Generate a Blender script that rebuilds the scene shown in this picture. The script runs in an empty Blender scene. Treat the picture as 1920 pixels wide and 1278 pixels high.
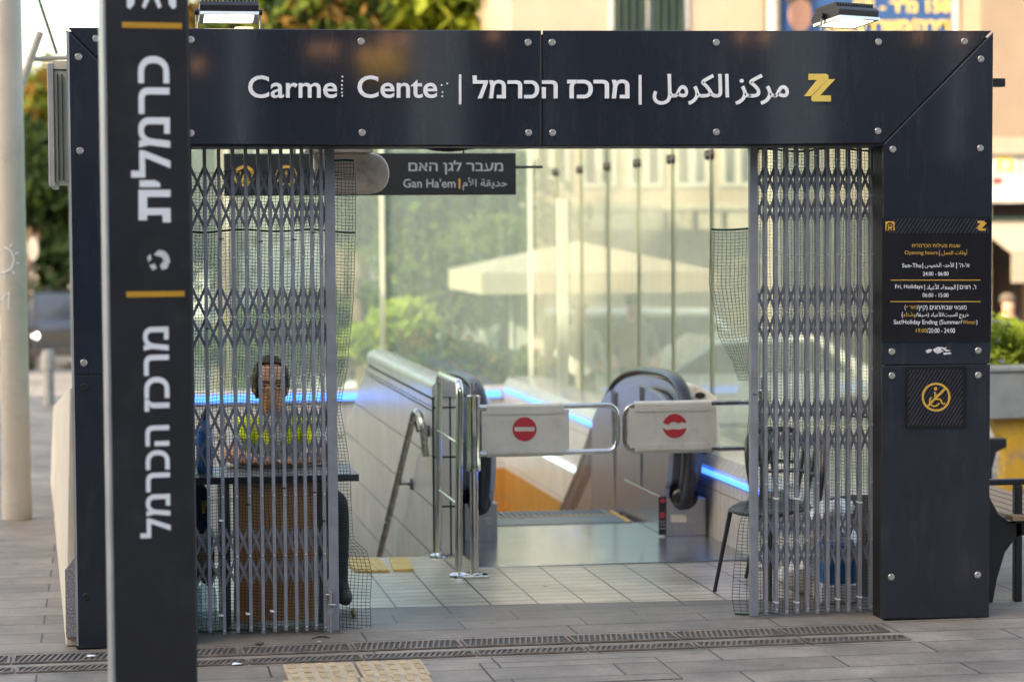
import bpy, math, random
import numpy as np
from mathutils import Vector, Matrix
random.seed(7); rng = np.random.default_rng(7)
rad = math.radians
sc = bpy.context.scene
COL = sc.collection
PI = math.pi

# ------------------------------------------------------------------ camera
FPX = 4533.0                                    # 85 mm on a 36 mm, 1920 px wide frame
pitch, roll, yaw = rad(2.8), rad(-.386), rad(9.64)
CAM = Vector((0, -11.2, 1.945))
cp, sp, cy, sy = math.cos(pitch), math.sin(pitch), math.cos(yaw), math.sin(yaw)
FW = Vector((sy*cp, cy*cp, -sp)); R0 = Vector((cy, -sy, 0)); U0 = R0.cross(FW)
RT = R0*math.cos(roll)+U0*math.sin(roll); UP = U0*math.cos(roll)-R0*math.sin(roll)
cam = bpy.data.cameras.new('camera'); cam.lens = 85; cam.sensor_width = 36
cam.clip_end = 2000; cam.clip_start = .05
cam.dof.use_dof = True; cam.dof.focus_distance = 11.45; cam.dof.aperture_fstop = 1.9
co = bpy.data.objects.new('camera', cam); COL.objects.link(co)
M = Matrix.Identity(4)
for i in range(3):
    M[i][0] = RT[i]; M[i][1] = UP[i]; M[i][2] = -FW[i]; M[i][3] = CAM[i]
co.matrix_world = M; sc.camera = co
# ------------------------------------------------------------------ sky, sun, exposure
SUN_AZ = 30.0                                   # light travels towards (cos, sin) of this
SUN_EL = 28.0
w = bpy.data.worlds.new('World'); sc.world = w; w.use_nodes = True
nt = w.node_tree; bg = nt.nodes['Background']
sky = nt.nodes.new('ShaderNodeTexSky'); sky.sky_type = 'NISHITA'; sky.sun_disc = False
sdir = Vector((-math.cos(rad(SUN_AZ))*math.cos(rad(SUN_EL)), -math.sin(rad(SUN_AZ))*math.cos(rad(SUN_EL)), math.sin(rad(SUN_EL))))
sky.sun_elevation = rad(SUN_EL); sky.sun_rotation = math.atan2(sdir.x, sdir.y)
sky.air_density = 1.0; sky.dust_density = 2.5; sky.ozone_density = 1.0
nt.links.new(sky.outputs[0], bg.inputs[0]); bg.inputs[1].default_value = .15
sl = bpy.data.lights.new('sun', 'SUN'); sl.energy = 2.0; sl.angle = rad(.6); sl.color = (1, .93, .83)
so = bpy.data.objects.new('sun', sl); COL.objects.link(so)
so.rotation_euler = (-sdir).to_track_quat('-Z', 'Y').to_euler()
sc.view_settings.view_transform = 'Standard'; sc.view_settings.look = 'None'
sc.view_settings.exposure = 2.2; sc.view_settings.use_white_balance = True; sc.view_settings.white_balance_temperature = 8100; sc.view_settings.gamma = 1
sc.cycles.use_denoising = True
sc.cycles.max_bounces = 8; sc.cycles.transparent_max_bounces = 24; sc.cycles.caustics_reflective = False
sc.cycles.caustics_refractive = False; sc.cycles.sample_clamp_indirect = 6

# ------------------------------------------------------------------ pixel (1920 px photograph) -> real place
def ray(px, py): return FW*FPX+RT*(px-960)-UP*(py-639)
def P(px, py, Y=0.0):
    d = ray(px, py); return CAM+d*((Y-CAM.y)/d.y)
def PX(px, py, X):
    d = ray(px, py); return CAM+d*((X-CAM.x)/d.x)
def G(px, py, z=0.0):
    d = ray(px, py); return CAM+d*((z-CAM.z)/d.z)

# ------------------------------------------------------------------ materials
def principled(name):
    m = bpy.data.materials.new(name); m.use_nodes = True
    b = next(n for n in m.node_tree.nodes if n.type == 'BSDF_PRINCIPLED')
    return m, m.node_tree, b
def N(t, kind, **kw):
    n = t.nodes.new('ShaderNode'+kind)
    for k, v in kw.items(): setattr(n, k, v)
    return n
def mat(name, col, rough=.5, metal=0, var=.12, vs=6, bump=0, bs=60, spec=.5, coat=0, emit=None, es=0, streak=None, dirt=None, dst=None):
    m, t, b = principled(name)
    L = t.links.new
    b.inputs['Roughness'].default_value = rough; b.inputs['Metallic'].default_value = metal
    b.inputs['Specular IOR Level'].default_value = spec
    b.inputs['Coat Weight'].default_value = coat; b.inputs['Coat Roughness'].default_value = .08
    tc = N(t, 'TexCoord'); mp = N(t, 'Mapping'); L(tc.outputs['Object'], mp.inputs[0])
    if streak: mp.inputs['Scale'].default_value = streak
    no = N(t, 'TexNoise'); no.inputs['Scale'].default_value = vs; no.inputs['Detail'].default_value = 6
    L(mp.outputs[0], no.inputs['Vector'])
    mx = N(t, 'MixRGB', blend_type='MIX')
    rp = N(t, 'ValToRGB'); rp.color_ramp.elements[0].position = .32; rp.color_ramp.elements[1].position = .68
    L(no.outputs[0], rp.inputs[0]); L(rp.outputs[0], mx.inputs[0])
    c = np.array(col)
    mx.inputs[1].default_value = (*np.clip(c*(1-var), 0, 1), 1); mx.inputs[2].default_value = (*np.clip(c*(1+var), 0, 1), 1)
    out = mx.outputs[0]
    if dirt:                                     # (colour, scale, amount)
        n2 = N(t, 'TexNoise'); n2.inputs['Scale'].default_value = dirt[1]; n2.inputs['Detail'].default_value = 9; n2.inputs['Roughness'].default_value = .7
        m9 = N(t, 'Mapping'); L(tc.outputs['Object'], m9.inputs[0]); m9.inputs['Scale'].default_value = dst or (1, 1, 1); L(m9.outputs[0], n2.inputs['Vector'])
        r2 = N(t, 'ValToRGB'); r2.color_ramp.elements[0].position = .52; r2.color_ramp.elements[1].position = .72
        r2.color_ramp.elements[1].color = (dirt[2],)*3+(1,)
        L(n2.outputs[0], r2.inputs[0])
        m2 = N(t, 'MixRGB'); L(r2.outputs[0], m2.inputs[0]); L(out, m2.inputs[1]); m2.inputs[2].default_value = (*dirt[0], 1)
        out = m2.outputs[0]
    L(out, b.inputs['Base Color'])
    ra = N(t, 'MapRange'); L(no.outputs[0], ra.inputs[0])
    ra.inputs[3].default_value = max(.02, rough*.8); ra.inputs[4].default_value = min(1, rough*1.25); L(ra.outputs[0], b.inputs['Roughness'])
    if bump:
        nb = N(t, 'TexNoise'); nb.inputs['Scale'].default_value = bs; nb.inputs['Detail'].default_value = 4
        L(mp.outputs[0], nb.inputs['Vector'])
        bp = N(t, 'Bump'); bp.inputs['Strength'].default_value = bump; bp.inputs['Distance'].default_value = .01
        L(nb.outputs[0], bp.inputs['Height']); L(bp.outputs[0], b.inputs['Normal'])
    if emit:
        b.inputs['Emission Color'].default_value = (*emit, 1); b.inputs['Emission Strength'].default_value = es
    return m
def brick(name, c1, c2, mortar, bw, rh, ms, axes='XY', off=.5, rough=.5, split=None, dirt=.25, bump=.35, spec=.5, rot=0, loc=(0, 0), spots=False):
    """tiles, pavers, planks laid on the real surface; split=(z, lowc1, lowc2): other tiles below height z"""
    m, t, b = principled(name); L = t.links.new
    tc = N(t, 'TexCoord'); se = N(t, 'SeparateXYZ'); L(tc.outputs['Object'], se.inputs[0])
    cb = N(t, 'CombineXYZ'); L(se.outputs[axes[0]], cb.inputs[0]); L(se.outputs[axes[1]], cb.inputs[1])
    mp = N(t, 'Mapping'); L(cb.outputs[0], mp.inputs[0]); mp.inputs['Rotation'].default_value[2] = rot
    mp.inputs['Location'].default_value = (loc[0], loc[1], 0)
    def bt(a, c):
        n = N(t, 'TexBrick'); n.offset = off; n.squash = 1
        n.inputs['Color1'].default_value = (*a, 1); n.inputs['Color2'].default_value = (*c, 1); n.inputs['Mortar'].default_value = (*mortar, 1)
        n.inputs['Scale'].default_value = 1; n.inputs['Mortar Size'].default_value = ms; n.inputs['Mortar Smooth'].default_value = .1
        n.inputs['Bias'].default_value = 0; n.inputs['Brick Width'].default_value = bw; n.inputs['Row Height'].default_value = rh
        L(mp.outputs[0], n.inputs['Vector']); return n
    n1 = bt(c1, c2); out = n1.outputs['Color']
    if split:
        n2 = bt(split[1], split[2]); lt = N(t, 'Math', operation='LESS_THAN'); L(se.outputs['Z'], lt.inputs[0]); lt.inputs[1].default_value = split[0]
        mx = N(t, 'MixRGB'); L(lt.outputs[0], mx.inputs[0]); L(out, mx.inputs[1]); L(n2.outputs['Color'], mx.inputs[2]); out = mx.outputs[0]
    no = N(t, 'TexNoise'); no.inputs['Scale'].default_value = 2.3; no.inputs['Detail'].default_value = 9; no.inputs['Roughness'].default_value = .65
    L(tc.outputs['Object'], no.inputs['Vector'])
    rp = N(t, 'MapRange'); L(no.outputs[0], rp.inputs[0]); rp.inputs[1].default_value = .3; rp.inputs[2].default_value = .7
    rp.inputs[3].default_value = 1-dirt; rp.inputs[4].default_value = 1+dirt*.5
    n3 = N(t, 'TexNoise'); n3.inputs['Scale'].default_value = 55; n3.inputs['Detail'].default_value = 5; L(tc.outputs['Object'], n3.inputs['Vector'])
    r3 = N(t, 'MapRange'); L(n3.outputs[0], r3.inputs[0]); r3.inputs[3].default_value = 1-dirt*.7; r3.inputs[4].default_value = 1+dirt*.7
    mm = N(t, 'Math', operation='MULTIPLY'); L(rp.outputs[0], mm.inputs[0]); L(r3.outputs[0], mm.inputs[1])
    mu = N(t, 'MixRGB', blend_type='MULTIPLY'); mu.inputs[0].default_value = 1; L(out, mu.inputs[1]); L(mm.outputs[0], mu.inputs[2])
    res = mu.outputs[0]
    if spots:
        vo = N(t, 'TexVoronoi'); vo.inputs['Scale'].default_value = 3.1; L(tc.outputs['Object'], vo.inputs['Vector'])
        vr = N(t, 'MapRange'); L(vo.outputs['Distance'], vr.inputs[0]); vr.inputs[1].default_value = .045; vr.inputs[2].default_value = .075; vr.inputs[3].default_value = .55; vr.inputs[4].default_value = 1
        n4 = N(t, 'TexNoise'); n4.inputs['Scale'].default_value = .9; n4.inputs['Detail'].default_value = 8; n4.inputs['Roughness'].default_value = .75; L(tc.outputs['Object'], n4.inputs['Vector'])
        r4 = N(t, 'MapRange'); L(n4.outputs[0], r4.inputs[0]); r4.inputs[1].default_value = .38; r4.inputs[2].default_value = .6; r4.inputs[3].default_value = .68; r4.inputs[4].default_value = 1.08
        m4 = N(t, 'Math', operation='MULTIPLY'); L(vr.outputs[0], m4.inputs[0]); L(r4.outputs[0], m4.inputs[1])
        m5 = N(t, 'MixRGB', blend_type='MULTIPLY'); m5.inputs[0].default_value = 1; L(res, m5.inputs[1]); L(m4.outputs[0], m5.inputs[2]); res = m5.outputs[0]
    L(res, b.inputs['Base Color'])
    rr = N(t, 'MapRange'); L(no.outputs[0], rr.inputs[0]); rr.inputs[3].default_value = rough*.75; rr.inputs[4].default_value = min(1, rough*1.25); L(rr.outputs[0], b.inputs['Roughness'])
    b.inputs['Specular IOR Level'].default_value = spec
    sb = N(t, 'Math', operation='MULTIPLY_ADD'); L(n1.outputs['Fac'], sb.inputs[0]); sb.inputs[1].default_value = -1; L(n3.outputs[0], sb.inputs[2])
    bp = N(t, 'Bump'); bp.inputs['Strength'].default_value = bump; bp.inputs['Distance'].default_value = .004
    L(sb.outputs[0], bp.inputs['Height']); L(bp.outputs[0], b.inputs['Normal'])
    return m
def glass(name, tint, milk, milkcol=(.75, .8, .7), streak=(9, 9, .6)):
    m = bpy.data.materials.new(name); m.use_nodes = True; t = m.node_tree; L = t.links.new
    t.nodes.clear(); o = N(t, 'OutputMaterial')
    tr = N(t, 'BsdfTransparent'); tr.inputs[0].default_value = (*tint, 1)
    df = N(t, 'BsdfDiffuse'); df.inputs[0].default_value = (*milkcol, 1)
    tl = N(t, 'BsdfTranslucent'); tl.inputs[0].default_value = (*milkcol, 1)
    ad = N(t, 'MixShader'); ad.inputs[0].default_value = .6; L(df.outputs[0], ad.inputs[1]); L(tl.outputs[0], ad.inputs[2])
    tc = N(t, 'TexCoord'); mp = N(t, 'Mapping'); L(tc.outputs['Object'], mp.inputs[0]); mp.inputs['Scale'].default_value = streak
    no = N(t, 'TexNoise'); no.inputs['Scale'].default_value = 1.6; no.inputs['Detail'].default_value = 8; no.inputs['Roughness'].default_value = .65; L(mp.outputs[0], no.inputs['Vector'])
    mr = N(t, 'MapRange'); L(no.outputs[0], mr.inputs[0]); mr.inputs[1].default_value = .3; mr.inputs[2].default_value = .72
    mr.inputs[3].default_value = milk*.75; mr.inputs[4].default_value = milk*1.3
    m1 = N(t, 'MixShader'); L(mr.outputs[0], m1.inputs[0]); L(tr.outputs[0], m1.inputs[1]); L(ad.outputs[0], m1.inputs[2])
    gl = N(t, 'BsdfGlossy'); gl.inputs['Roughness'].default_value = .04; gl.inputs[0].default_value = (1, 1, 1, 1)
    lw = N(t, 'LayerWeight'); lw.inputs[0].default_value = .5
    p4 = N(t, 'Math', operation='POWER'); L(lw.outputs['Facing'], p4.inputs[0]); p4.inputs[1].default_value = 4
    fr = N(t, 'Math', operation='MULTIPLY_ADD'); L(p4.outputs[0], fr.inputs[0]); fr.inputs[1].default_value = .22; fr.inputs[2].default_value = .02
    m2 = N(t, 'MixShader'); L(fr.outputs[0], m2.inputs[0]); L(m1.outputs[0], m2.inputs[1]); L(gl.outputs[0], m2.inputs[2])
    L(m2.outputs[0], o.inputs[0])
    return m
def leafmat(name, col, tcol):
    m = bpy.data.materials.new(name); m.use_nodes = True; t = m.node_tree; L = t.links.new
    t.nodes.clear(); o = N(t, 'OutputMaterial')
    tc = N(t, 'TexCoord'); no = N(t, 'TexNoise'); no.inputs['Scale'].default_value = 2.2; no.inputs['Detail'].default_value = 3; L(tc.outputs['Object'], no.inputs['Vector'])
    mx = N(t, 'MixRGB'); L(no.outputs[0], mx.inputs[0]); c = np.array(col)
    mx.inputs[1].default_value = (*c*.55, 1); mx.inputs[2].default_value = (*c*1.45, 1)
    df = N(t, 'BsdfDiffuse'); L(mx.outputs[0], df.inputs[0])
    tl = N(t, 'BsdfTranslucent'); tl.inputs[0].default_value = (*tcol, 1)
    ms = N(t, 'MixShader'); ms.inputs[0].default_value = .5; L(df.outputs[0], ms.inputs[1]); L(tl.outputs[0], ms.inputs[2])
    L(ms.outputs[0], o.inputs[0]); return m

K = {}
K['navy'] = mat('navy_panel', (.017, .022, .034), .05, var=.1, vs=2, spec=.9, dirt=((.05, .056, .066), 2.2, .4), dst=(6, 6, .8))
K['navy2'] = mat('navy_low_panel', (.017, .021, .031), .2, var=.15, vs=4, spec=.5, dirt=((.06, .06, .065), 2.2, .4), dst=(5, 5, 1.4))
K['core'] = mat('portal_core', (.01, .011, .014), .5)
K['totem'] = mat('totem_face', (.019, .019, .023), .3, var=.12, vs=5, spec=.5, dirt=((.06, .06, .062), 7, .3))
K['alu'] = mat('aluminium_edge', (.42, .43, .43), .45, metal=.5)
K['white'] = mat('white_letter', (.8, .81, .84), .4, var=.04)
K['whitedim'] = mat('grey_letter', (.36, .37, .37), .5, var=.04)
K['gold'] = mat('gold_print', (.62, .36, .06), .4, var=.05)
K['goldlogo'] = mat('gold_logo', (.78, .56, .13), .35, var=.05)
K['orangeline'] = mat('orange_print', (.55, .28, .02), .45, var=.05)
K['screw'] = mat('screw_steel', (.55, .53, .5), .35, metal=.8, var=.2, vs=90)
K['blackbolt'] = mat('black_bolt', (.01, .01, .012), .5)
K['gate'] = mat('gate_paint', (.225, .24, .275), .4, metal=.15, var=.12, vs=14, bump=.05, bs=120, dirt=((.2, .2, .22), 30, .5))
K['gate2'] = mat('gate_strap_paint', (.145, .152, .18), .45, metal=.1, var=.15, vs=20)
K['rivet'] = mat('rivet_steel', (.5, .47, .45), .35, metal=.8)
K['net'] = mat('green_net', (.005, .03, .02), .6, var=.3, vs=20)
K['hem'] = mat('green_hem', (.008, .06, .035), .6, var=.2)
K['chrome'] = mat('chrome_tube', (.7, .68, .66), .12, metal=1, var=.08, vs=20)
K['chromerust'] = mat('worn_steel_tube', (.45, .4, .37), .25, metal=1, var=.3, vs=25, dirt=((.16, .08, .04), 18, .8))
K['steel'] = mat('brushed_steel', (.43, .425, .45), .3, metal=.9, var=.15, vs=5, streak=(30, 30, 2))
K['steelfloor'] = mat('steel_floor_plate', (.4, .42, .43), .22, metal=.85, var=.18, vs=5, bump=.04, bs=40)
K['steeldark'] = mat('dark_steel', (.13, .135, .15), .35, metal=.8, var=.2)
K['rubber'] = mat('black_rubber', (.012, .013, .016), .3, spec=.6)
K['tread'] = mat('escalator_step', (.12, .15, .18), .4, metal=.6, var=.3, streak=(80, 2, 2))
K['panelwhite'] = mat('white_plate', (.62, .6, .54), .4, var=.06, vs=8, dirt=((.25, .2, .15), 12, .35))
K['red'] = mat('red_decal', (.5, .035, .045), .45, var=.06)
K['black'] = mat('black_plastic', (.012, .012, .014), .45)
K['signblack'] = mat('sign_board_black', (.01, .012, .013), .45)
K['cream'] = mat('cream_paint_metal', (.85, .76, .66), .45, var=.08, dirt=((.12, .08, .05), 9, .55))
K['led'] = mat('blue_led', (.1, .4, .9), .4, emit=(.025, .17, 1), es=.8)
K['ledw'] = mat('pale_led', (.5, .7, .9), .4, emit=(.5, .75, 1), es=.5)
K['lamp'] = mat('lamp_glass_lit', (.9, .85, .7), .3, emit=(1, .86, .66), es=2.5)
K['lampbody'] = mat('floodlight_body', (.03, .031, .035), .4, metal=.4)
K['lampchrome'] = mat('reflector', (.6, .58, .55), .25, metal=.9)
K['wood'] = mat('desk_wood', (.5, .25, .12), .35, var=.1, vs=3, streak=(9, 9, 1), spec=.4)
K['desk'] = mat('desk_top_laminate', (.03, .034, .04), .35)
K['pole'] = mat('beige_pole_paint', (.4, .37, .32), .5, var=.06, vs=3, bump=.04, bs=30, dirt=((.25, .22, .18), 5, .5))
K['stone'] = mat('cream_stone', (.62, .56, .47), .7, var=.08, vs=4, bump=.2, bs=25, dirt=((.4, .34, .27), 3, .5))
K['granite'] = mat('speckled_granite', (.26, .27, .29), .5, var=.55, vs=130)
K['concrete'] = mat('planter_concrete', (.24, .25, .25), .8, var=.15, bump=.3, bs=30, dirt=((.1, .1, .1), 4, .5))
K['yellow'] = mat('yellow_paint', (.62, .33, .03), .5, dirt=((.05, .12, .3), 7, .8))
K['iron'] = mat('black_cast_iron', (.012, .012, .014), .4, bump=.1, bs=60)
K['slat'] = mat('bench_slat_wood', (.3, .19, .11), .6, var=.25, streak=(4, 30, 30), vs=3)
K['hose'] = mat('corrugated_hose_black', (.01, .01, .012), .4)
K['skin'] = mat('skin', (.62, .31, .2), .5, var=.1, vs=20)
K['hair'] = mat('short_grey_brown_hair', (.11, .08, .055), .7, var=.4, vs=60, bump=.4, bs=120)
K['eyedark'] = mat('eye_dark', (.03, .02, .018), .2)
K['lips'] = mat('lips', (.3, .12, .1), .5)
K['shirt'] = mat('white_shirt', (.5, .5, .5), .8, var=.1, bump=.2, bs=30)
K['trouser'] = mat('black_trousers', (.012, .012, .014), .8, var=.2)
K['hivis'] = mat('yellow_hi_vis_cloth', (.7, .78, .03), .6, var=.1)
K['reflect'] = mat('silver_tape', (.5, .5, .5), .35, metal=.3)
K['shoe'] = mat('brown_black_leather', (.05, .04, .03), .5)
K['bluep'] = mat('blue_plastic', (.02, .14, .42), .25, spec=.6)
K['bluebag'] = mat('dark_blue_fabric', (.012, .02, .1), .8, var=.3)
K['yellowp'] = mat('yellow_plastic', (.7, .42, .02), .4)
K['card'] = mat('cardboard', (.36, .25, .14), .8, var=.12)
K['clear'] = glass('clear_bottle_plastic', (.8, .88, .92), .25, (.7, .78, .8), (20, 20, 20))
K['whitebag'] = mat('white_plastic_sack', (.62, .64, .66), .4, var=.06, bump=.6, bs=9)
K['chair'] = mat('dark_grey_plastic', (.022, .024, .028), .32, spec=.6)
K['chairleg'] = mat('dark_grey_leg', (.03, .033, .04), .4, metal=.4)
K['gap2'] = mat('black_sealant', (.012, .012, .012), .6)
K['grate'] = mat('rusty_cast_iron', (.2, .165, .14), .6, metal=.3, var=.35, vs=12, bump=.2, bs=80, dirt=((.16, .08, .045), 5, .8))
K['gap'] = mat('dark_gap', (.075, .066, .058), .9)
K['tactile'] = mat('tactile_concrete', (.47, .38, .27), .75, var=.12, vs=9, bump=.3, bs=50, dirt=((.2, .16, .11), 8, .6))
K['tactileb'] = mat('tactile_bar_worn', (.46, .34, .2), .7, var=.2, vs=12)
K['tactin'] = mat('yellow_tactile_glazed', (.55, .36, .1), .5, var=.15, vs=9)
K['glass'] = glass('dirty_green_glass', (.86, .96, .9), .22, (.62, .69, .64))
K['glassr'] = glass('dirty_side_glass', (.92, .96, .86), .25, (.66, .67, .59))
K['balglass'] = glass('balustrade_glass', (.8, .76, .74), .3, (.5, .44, .44), (6, 6, 1))
K['glassframe'] = mat('pale_glass_edge', (.42, .46, .38), .4, var=.06)
K['jointedge'] = mat('olive_glass_edge', (.16, .18, .1), .4)
K['clamp'] = mat('dark_bronze_clamp', (.05, .042, .035), .4, metal=.6)
K['tree1'] = leafmat('leaf_mid', (.09, .13, .032), (.2, .26, .04))
K['tree2'] = leafmat('leaf_bright', (.3, .36, .06), (.62, .66, .1))
K['tree3'] = leafmat('leaf_dark', (.028, .05, .024), (.05, .08, .02))
K['tree4'] = leafmat('leaf_rust', (.2, .12, .04), (.3, .17, .04))
K['bark'] = mat('bark', (.12, .085, .06), .9, var=.3, bump=.5, bs=20)
K['beige'] = mat('beige_plaster', (.36, .28, .212), .85, var=.06, vs=2, bump=.15, bs=20, dirt=((.45, .34, .22), 1.4, .5))
K['tan'] = mat('tan_plaster', (.27, .2, .145), .85, var=.06, vs=2, bump=.15)
K['trim'] = mat('cream_trim', (.42, .37, .29), .7)
K['winframe'] = mat('white_window_frame', (.5, .48, .45), .5)
K['window'] = mat('dark_window_glass', (.05, .055, .06), .12, spec=.35)
K['bars'] = mat('dark_green_bars', (.015, .04, .025), .5)
K['pipe'] = mat('grey_pipe', (.36, .33, .29), .5)
K['bluebanner'] = mat('blue_vinyl', (.02, .07, .2), .45, var=.15)
K['canopy'] = mat('cream_canvas', (.34, .285, .225), .8, var=.05, vs=3, bump=.1)
K['awning'] = mat('cream_awning', (.36, .3, .225), .8, var=.06)
K['shopshade'] = mat('shop_front_shade', (.07, .045, .03), .7)  # dark brown carries the shade of the shop fronts in its colour
K['carsilver'] = mat('silver_car_paint', (.5, .52, .54), .2, metal=.5, coat=1)
K['carwhite'] = mat('white_car_paint', (.75, .75, .73), .25, coat=1)
K['cardark'] = mat('dark_blue_car_paint', (.022, .028, .042), .15, coat=1)
K['tyre'] = mat('tyre', (.012, .012, .012), .8)
K['headlight'] = mat('headlight_lit', (.8, .8, .8), .2, emit=(1, .96, .88), es=4)
K['asphalt'] = mat('asphalt', (.09, .09, .095), .85, var=.2, vs=3, bump=.3, bs=60)
K['facade'] = mat('grey_render_facade', (.16, .15, .15), .8, var=.1, vs=1)
K['column'] = mat('pale_column', (.68, .67, .65), .6, var=.06)
K['yellowsign'] = mat('yellow_shop_sign', (.7, .45, .03), .4, emit=(1, .6, .05), es=.35)
K['globe'] = mat('warm_globe', (1, .7, .4), .3, emit=(1, .5, .22), es=2.5)
K['stripe'] = mat('sign_stripe', (.03, .03, .045), .4)
K['poster'] = mat('sign_black', (.009, .009, .012), .22, spec=.5)
K['sticker'] = mat('torn_sticker_residue', (.6, .6, .6), .8, var=.2, vs=90)
K['earth'] = mat('soil', (.1, .07, .05), .9)
K['pave'] = brick('grey_pavers', (.225, .19, .158), (.29, .25, .21), (.05, .046, .042), 1.0, .27, .005, spots=True, dirt=.42, rough=.62, bump=.5, loc=(.3, .04))
K['thresh'] = brick('threshold_pavers', (.165, .142, .12), (.22, .195, .165), (.05, .046, .042), .6, .24, .004, spots=True, dirt=.4, rough=.5, loc=(.1, .05))
K['tile'] = brick('cream_floor_tiles', (.47, .4, .3), (.54, .46, .355), (.05, .045, .04), .242, .125, .006, off=0, dirt=.25, rough=.3, bump=.6, spots=True)
K['walltile'] = brick('white_wall_tiles', (.52, .48, .46), (.58, .54, .52), (.03, .03, .03), .29, .1, .0055, axes='ZY', off=0, dirt=.1, rough=.16, bump=.5, loc=(.0, .02))
K['walltilex'] = brick('white_wall_tiles_end', (.64, .6, .55), (.7, .65, .6), (.03, .03, .03), .29, .3, .006, axes='ZX', off=0, dirt=.08, rough=.2, bump=.5, loc=(0, .1))
K['shaft'] = brick('shaft_tiles', (.6, .58, .55), (.66, .63, .6), (.2, .19, .18), .3, .1, .003, axes='ZY', off=0, dirt=.1, rough=.2, split=(-.34, (.42, .2, .05), (.48, .235, .06)))
K['shaftx'] = brick('shaft_tiles_end', (.6, .58, .55), (.66, .63, .6), (.2, .19, .18), .3, .1, .003, axes='ZX', off=0, dirt=.1, rough=.2, split=(-.34, (.5, .23, .05), (.56, .26, .06)))
K['coping'] = brick('glazed_coping', (.42, .43, .43), (.48, .48, .47), (.2, .2, .2), 3, .1, .003, axes='XY', off=0, dirt=.08, rough=.12, bump=.4)

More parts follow.
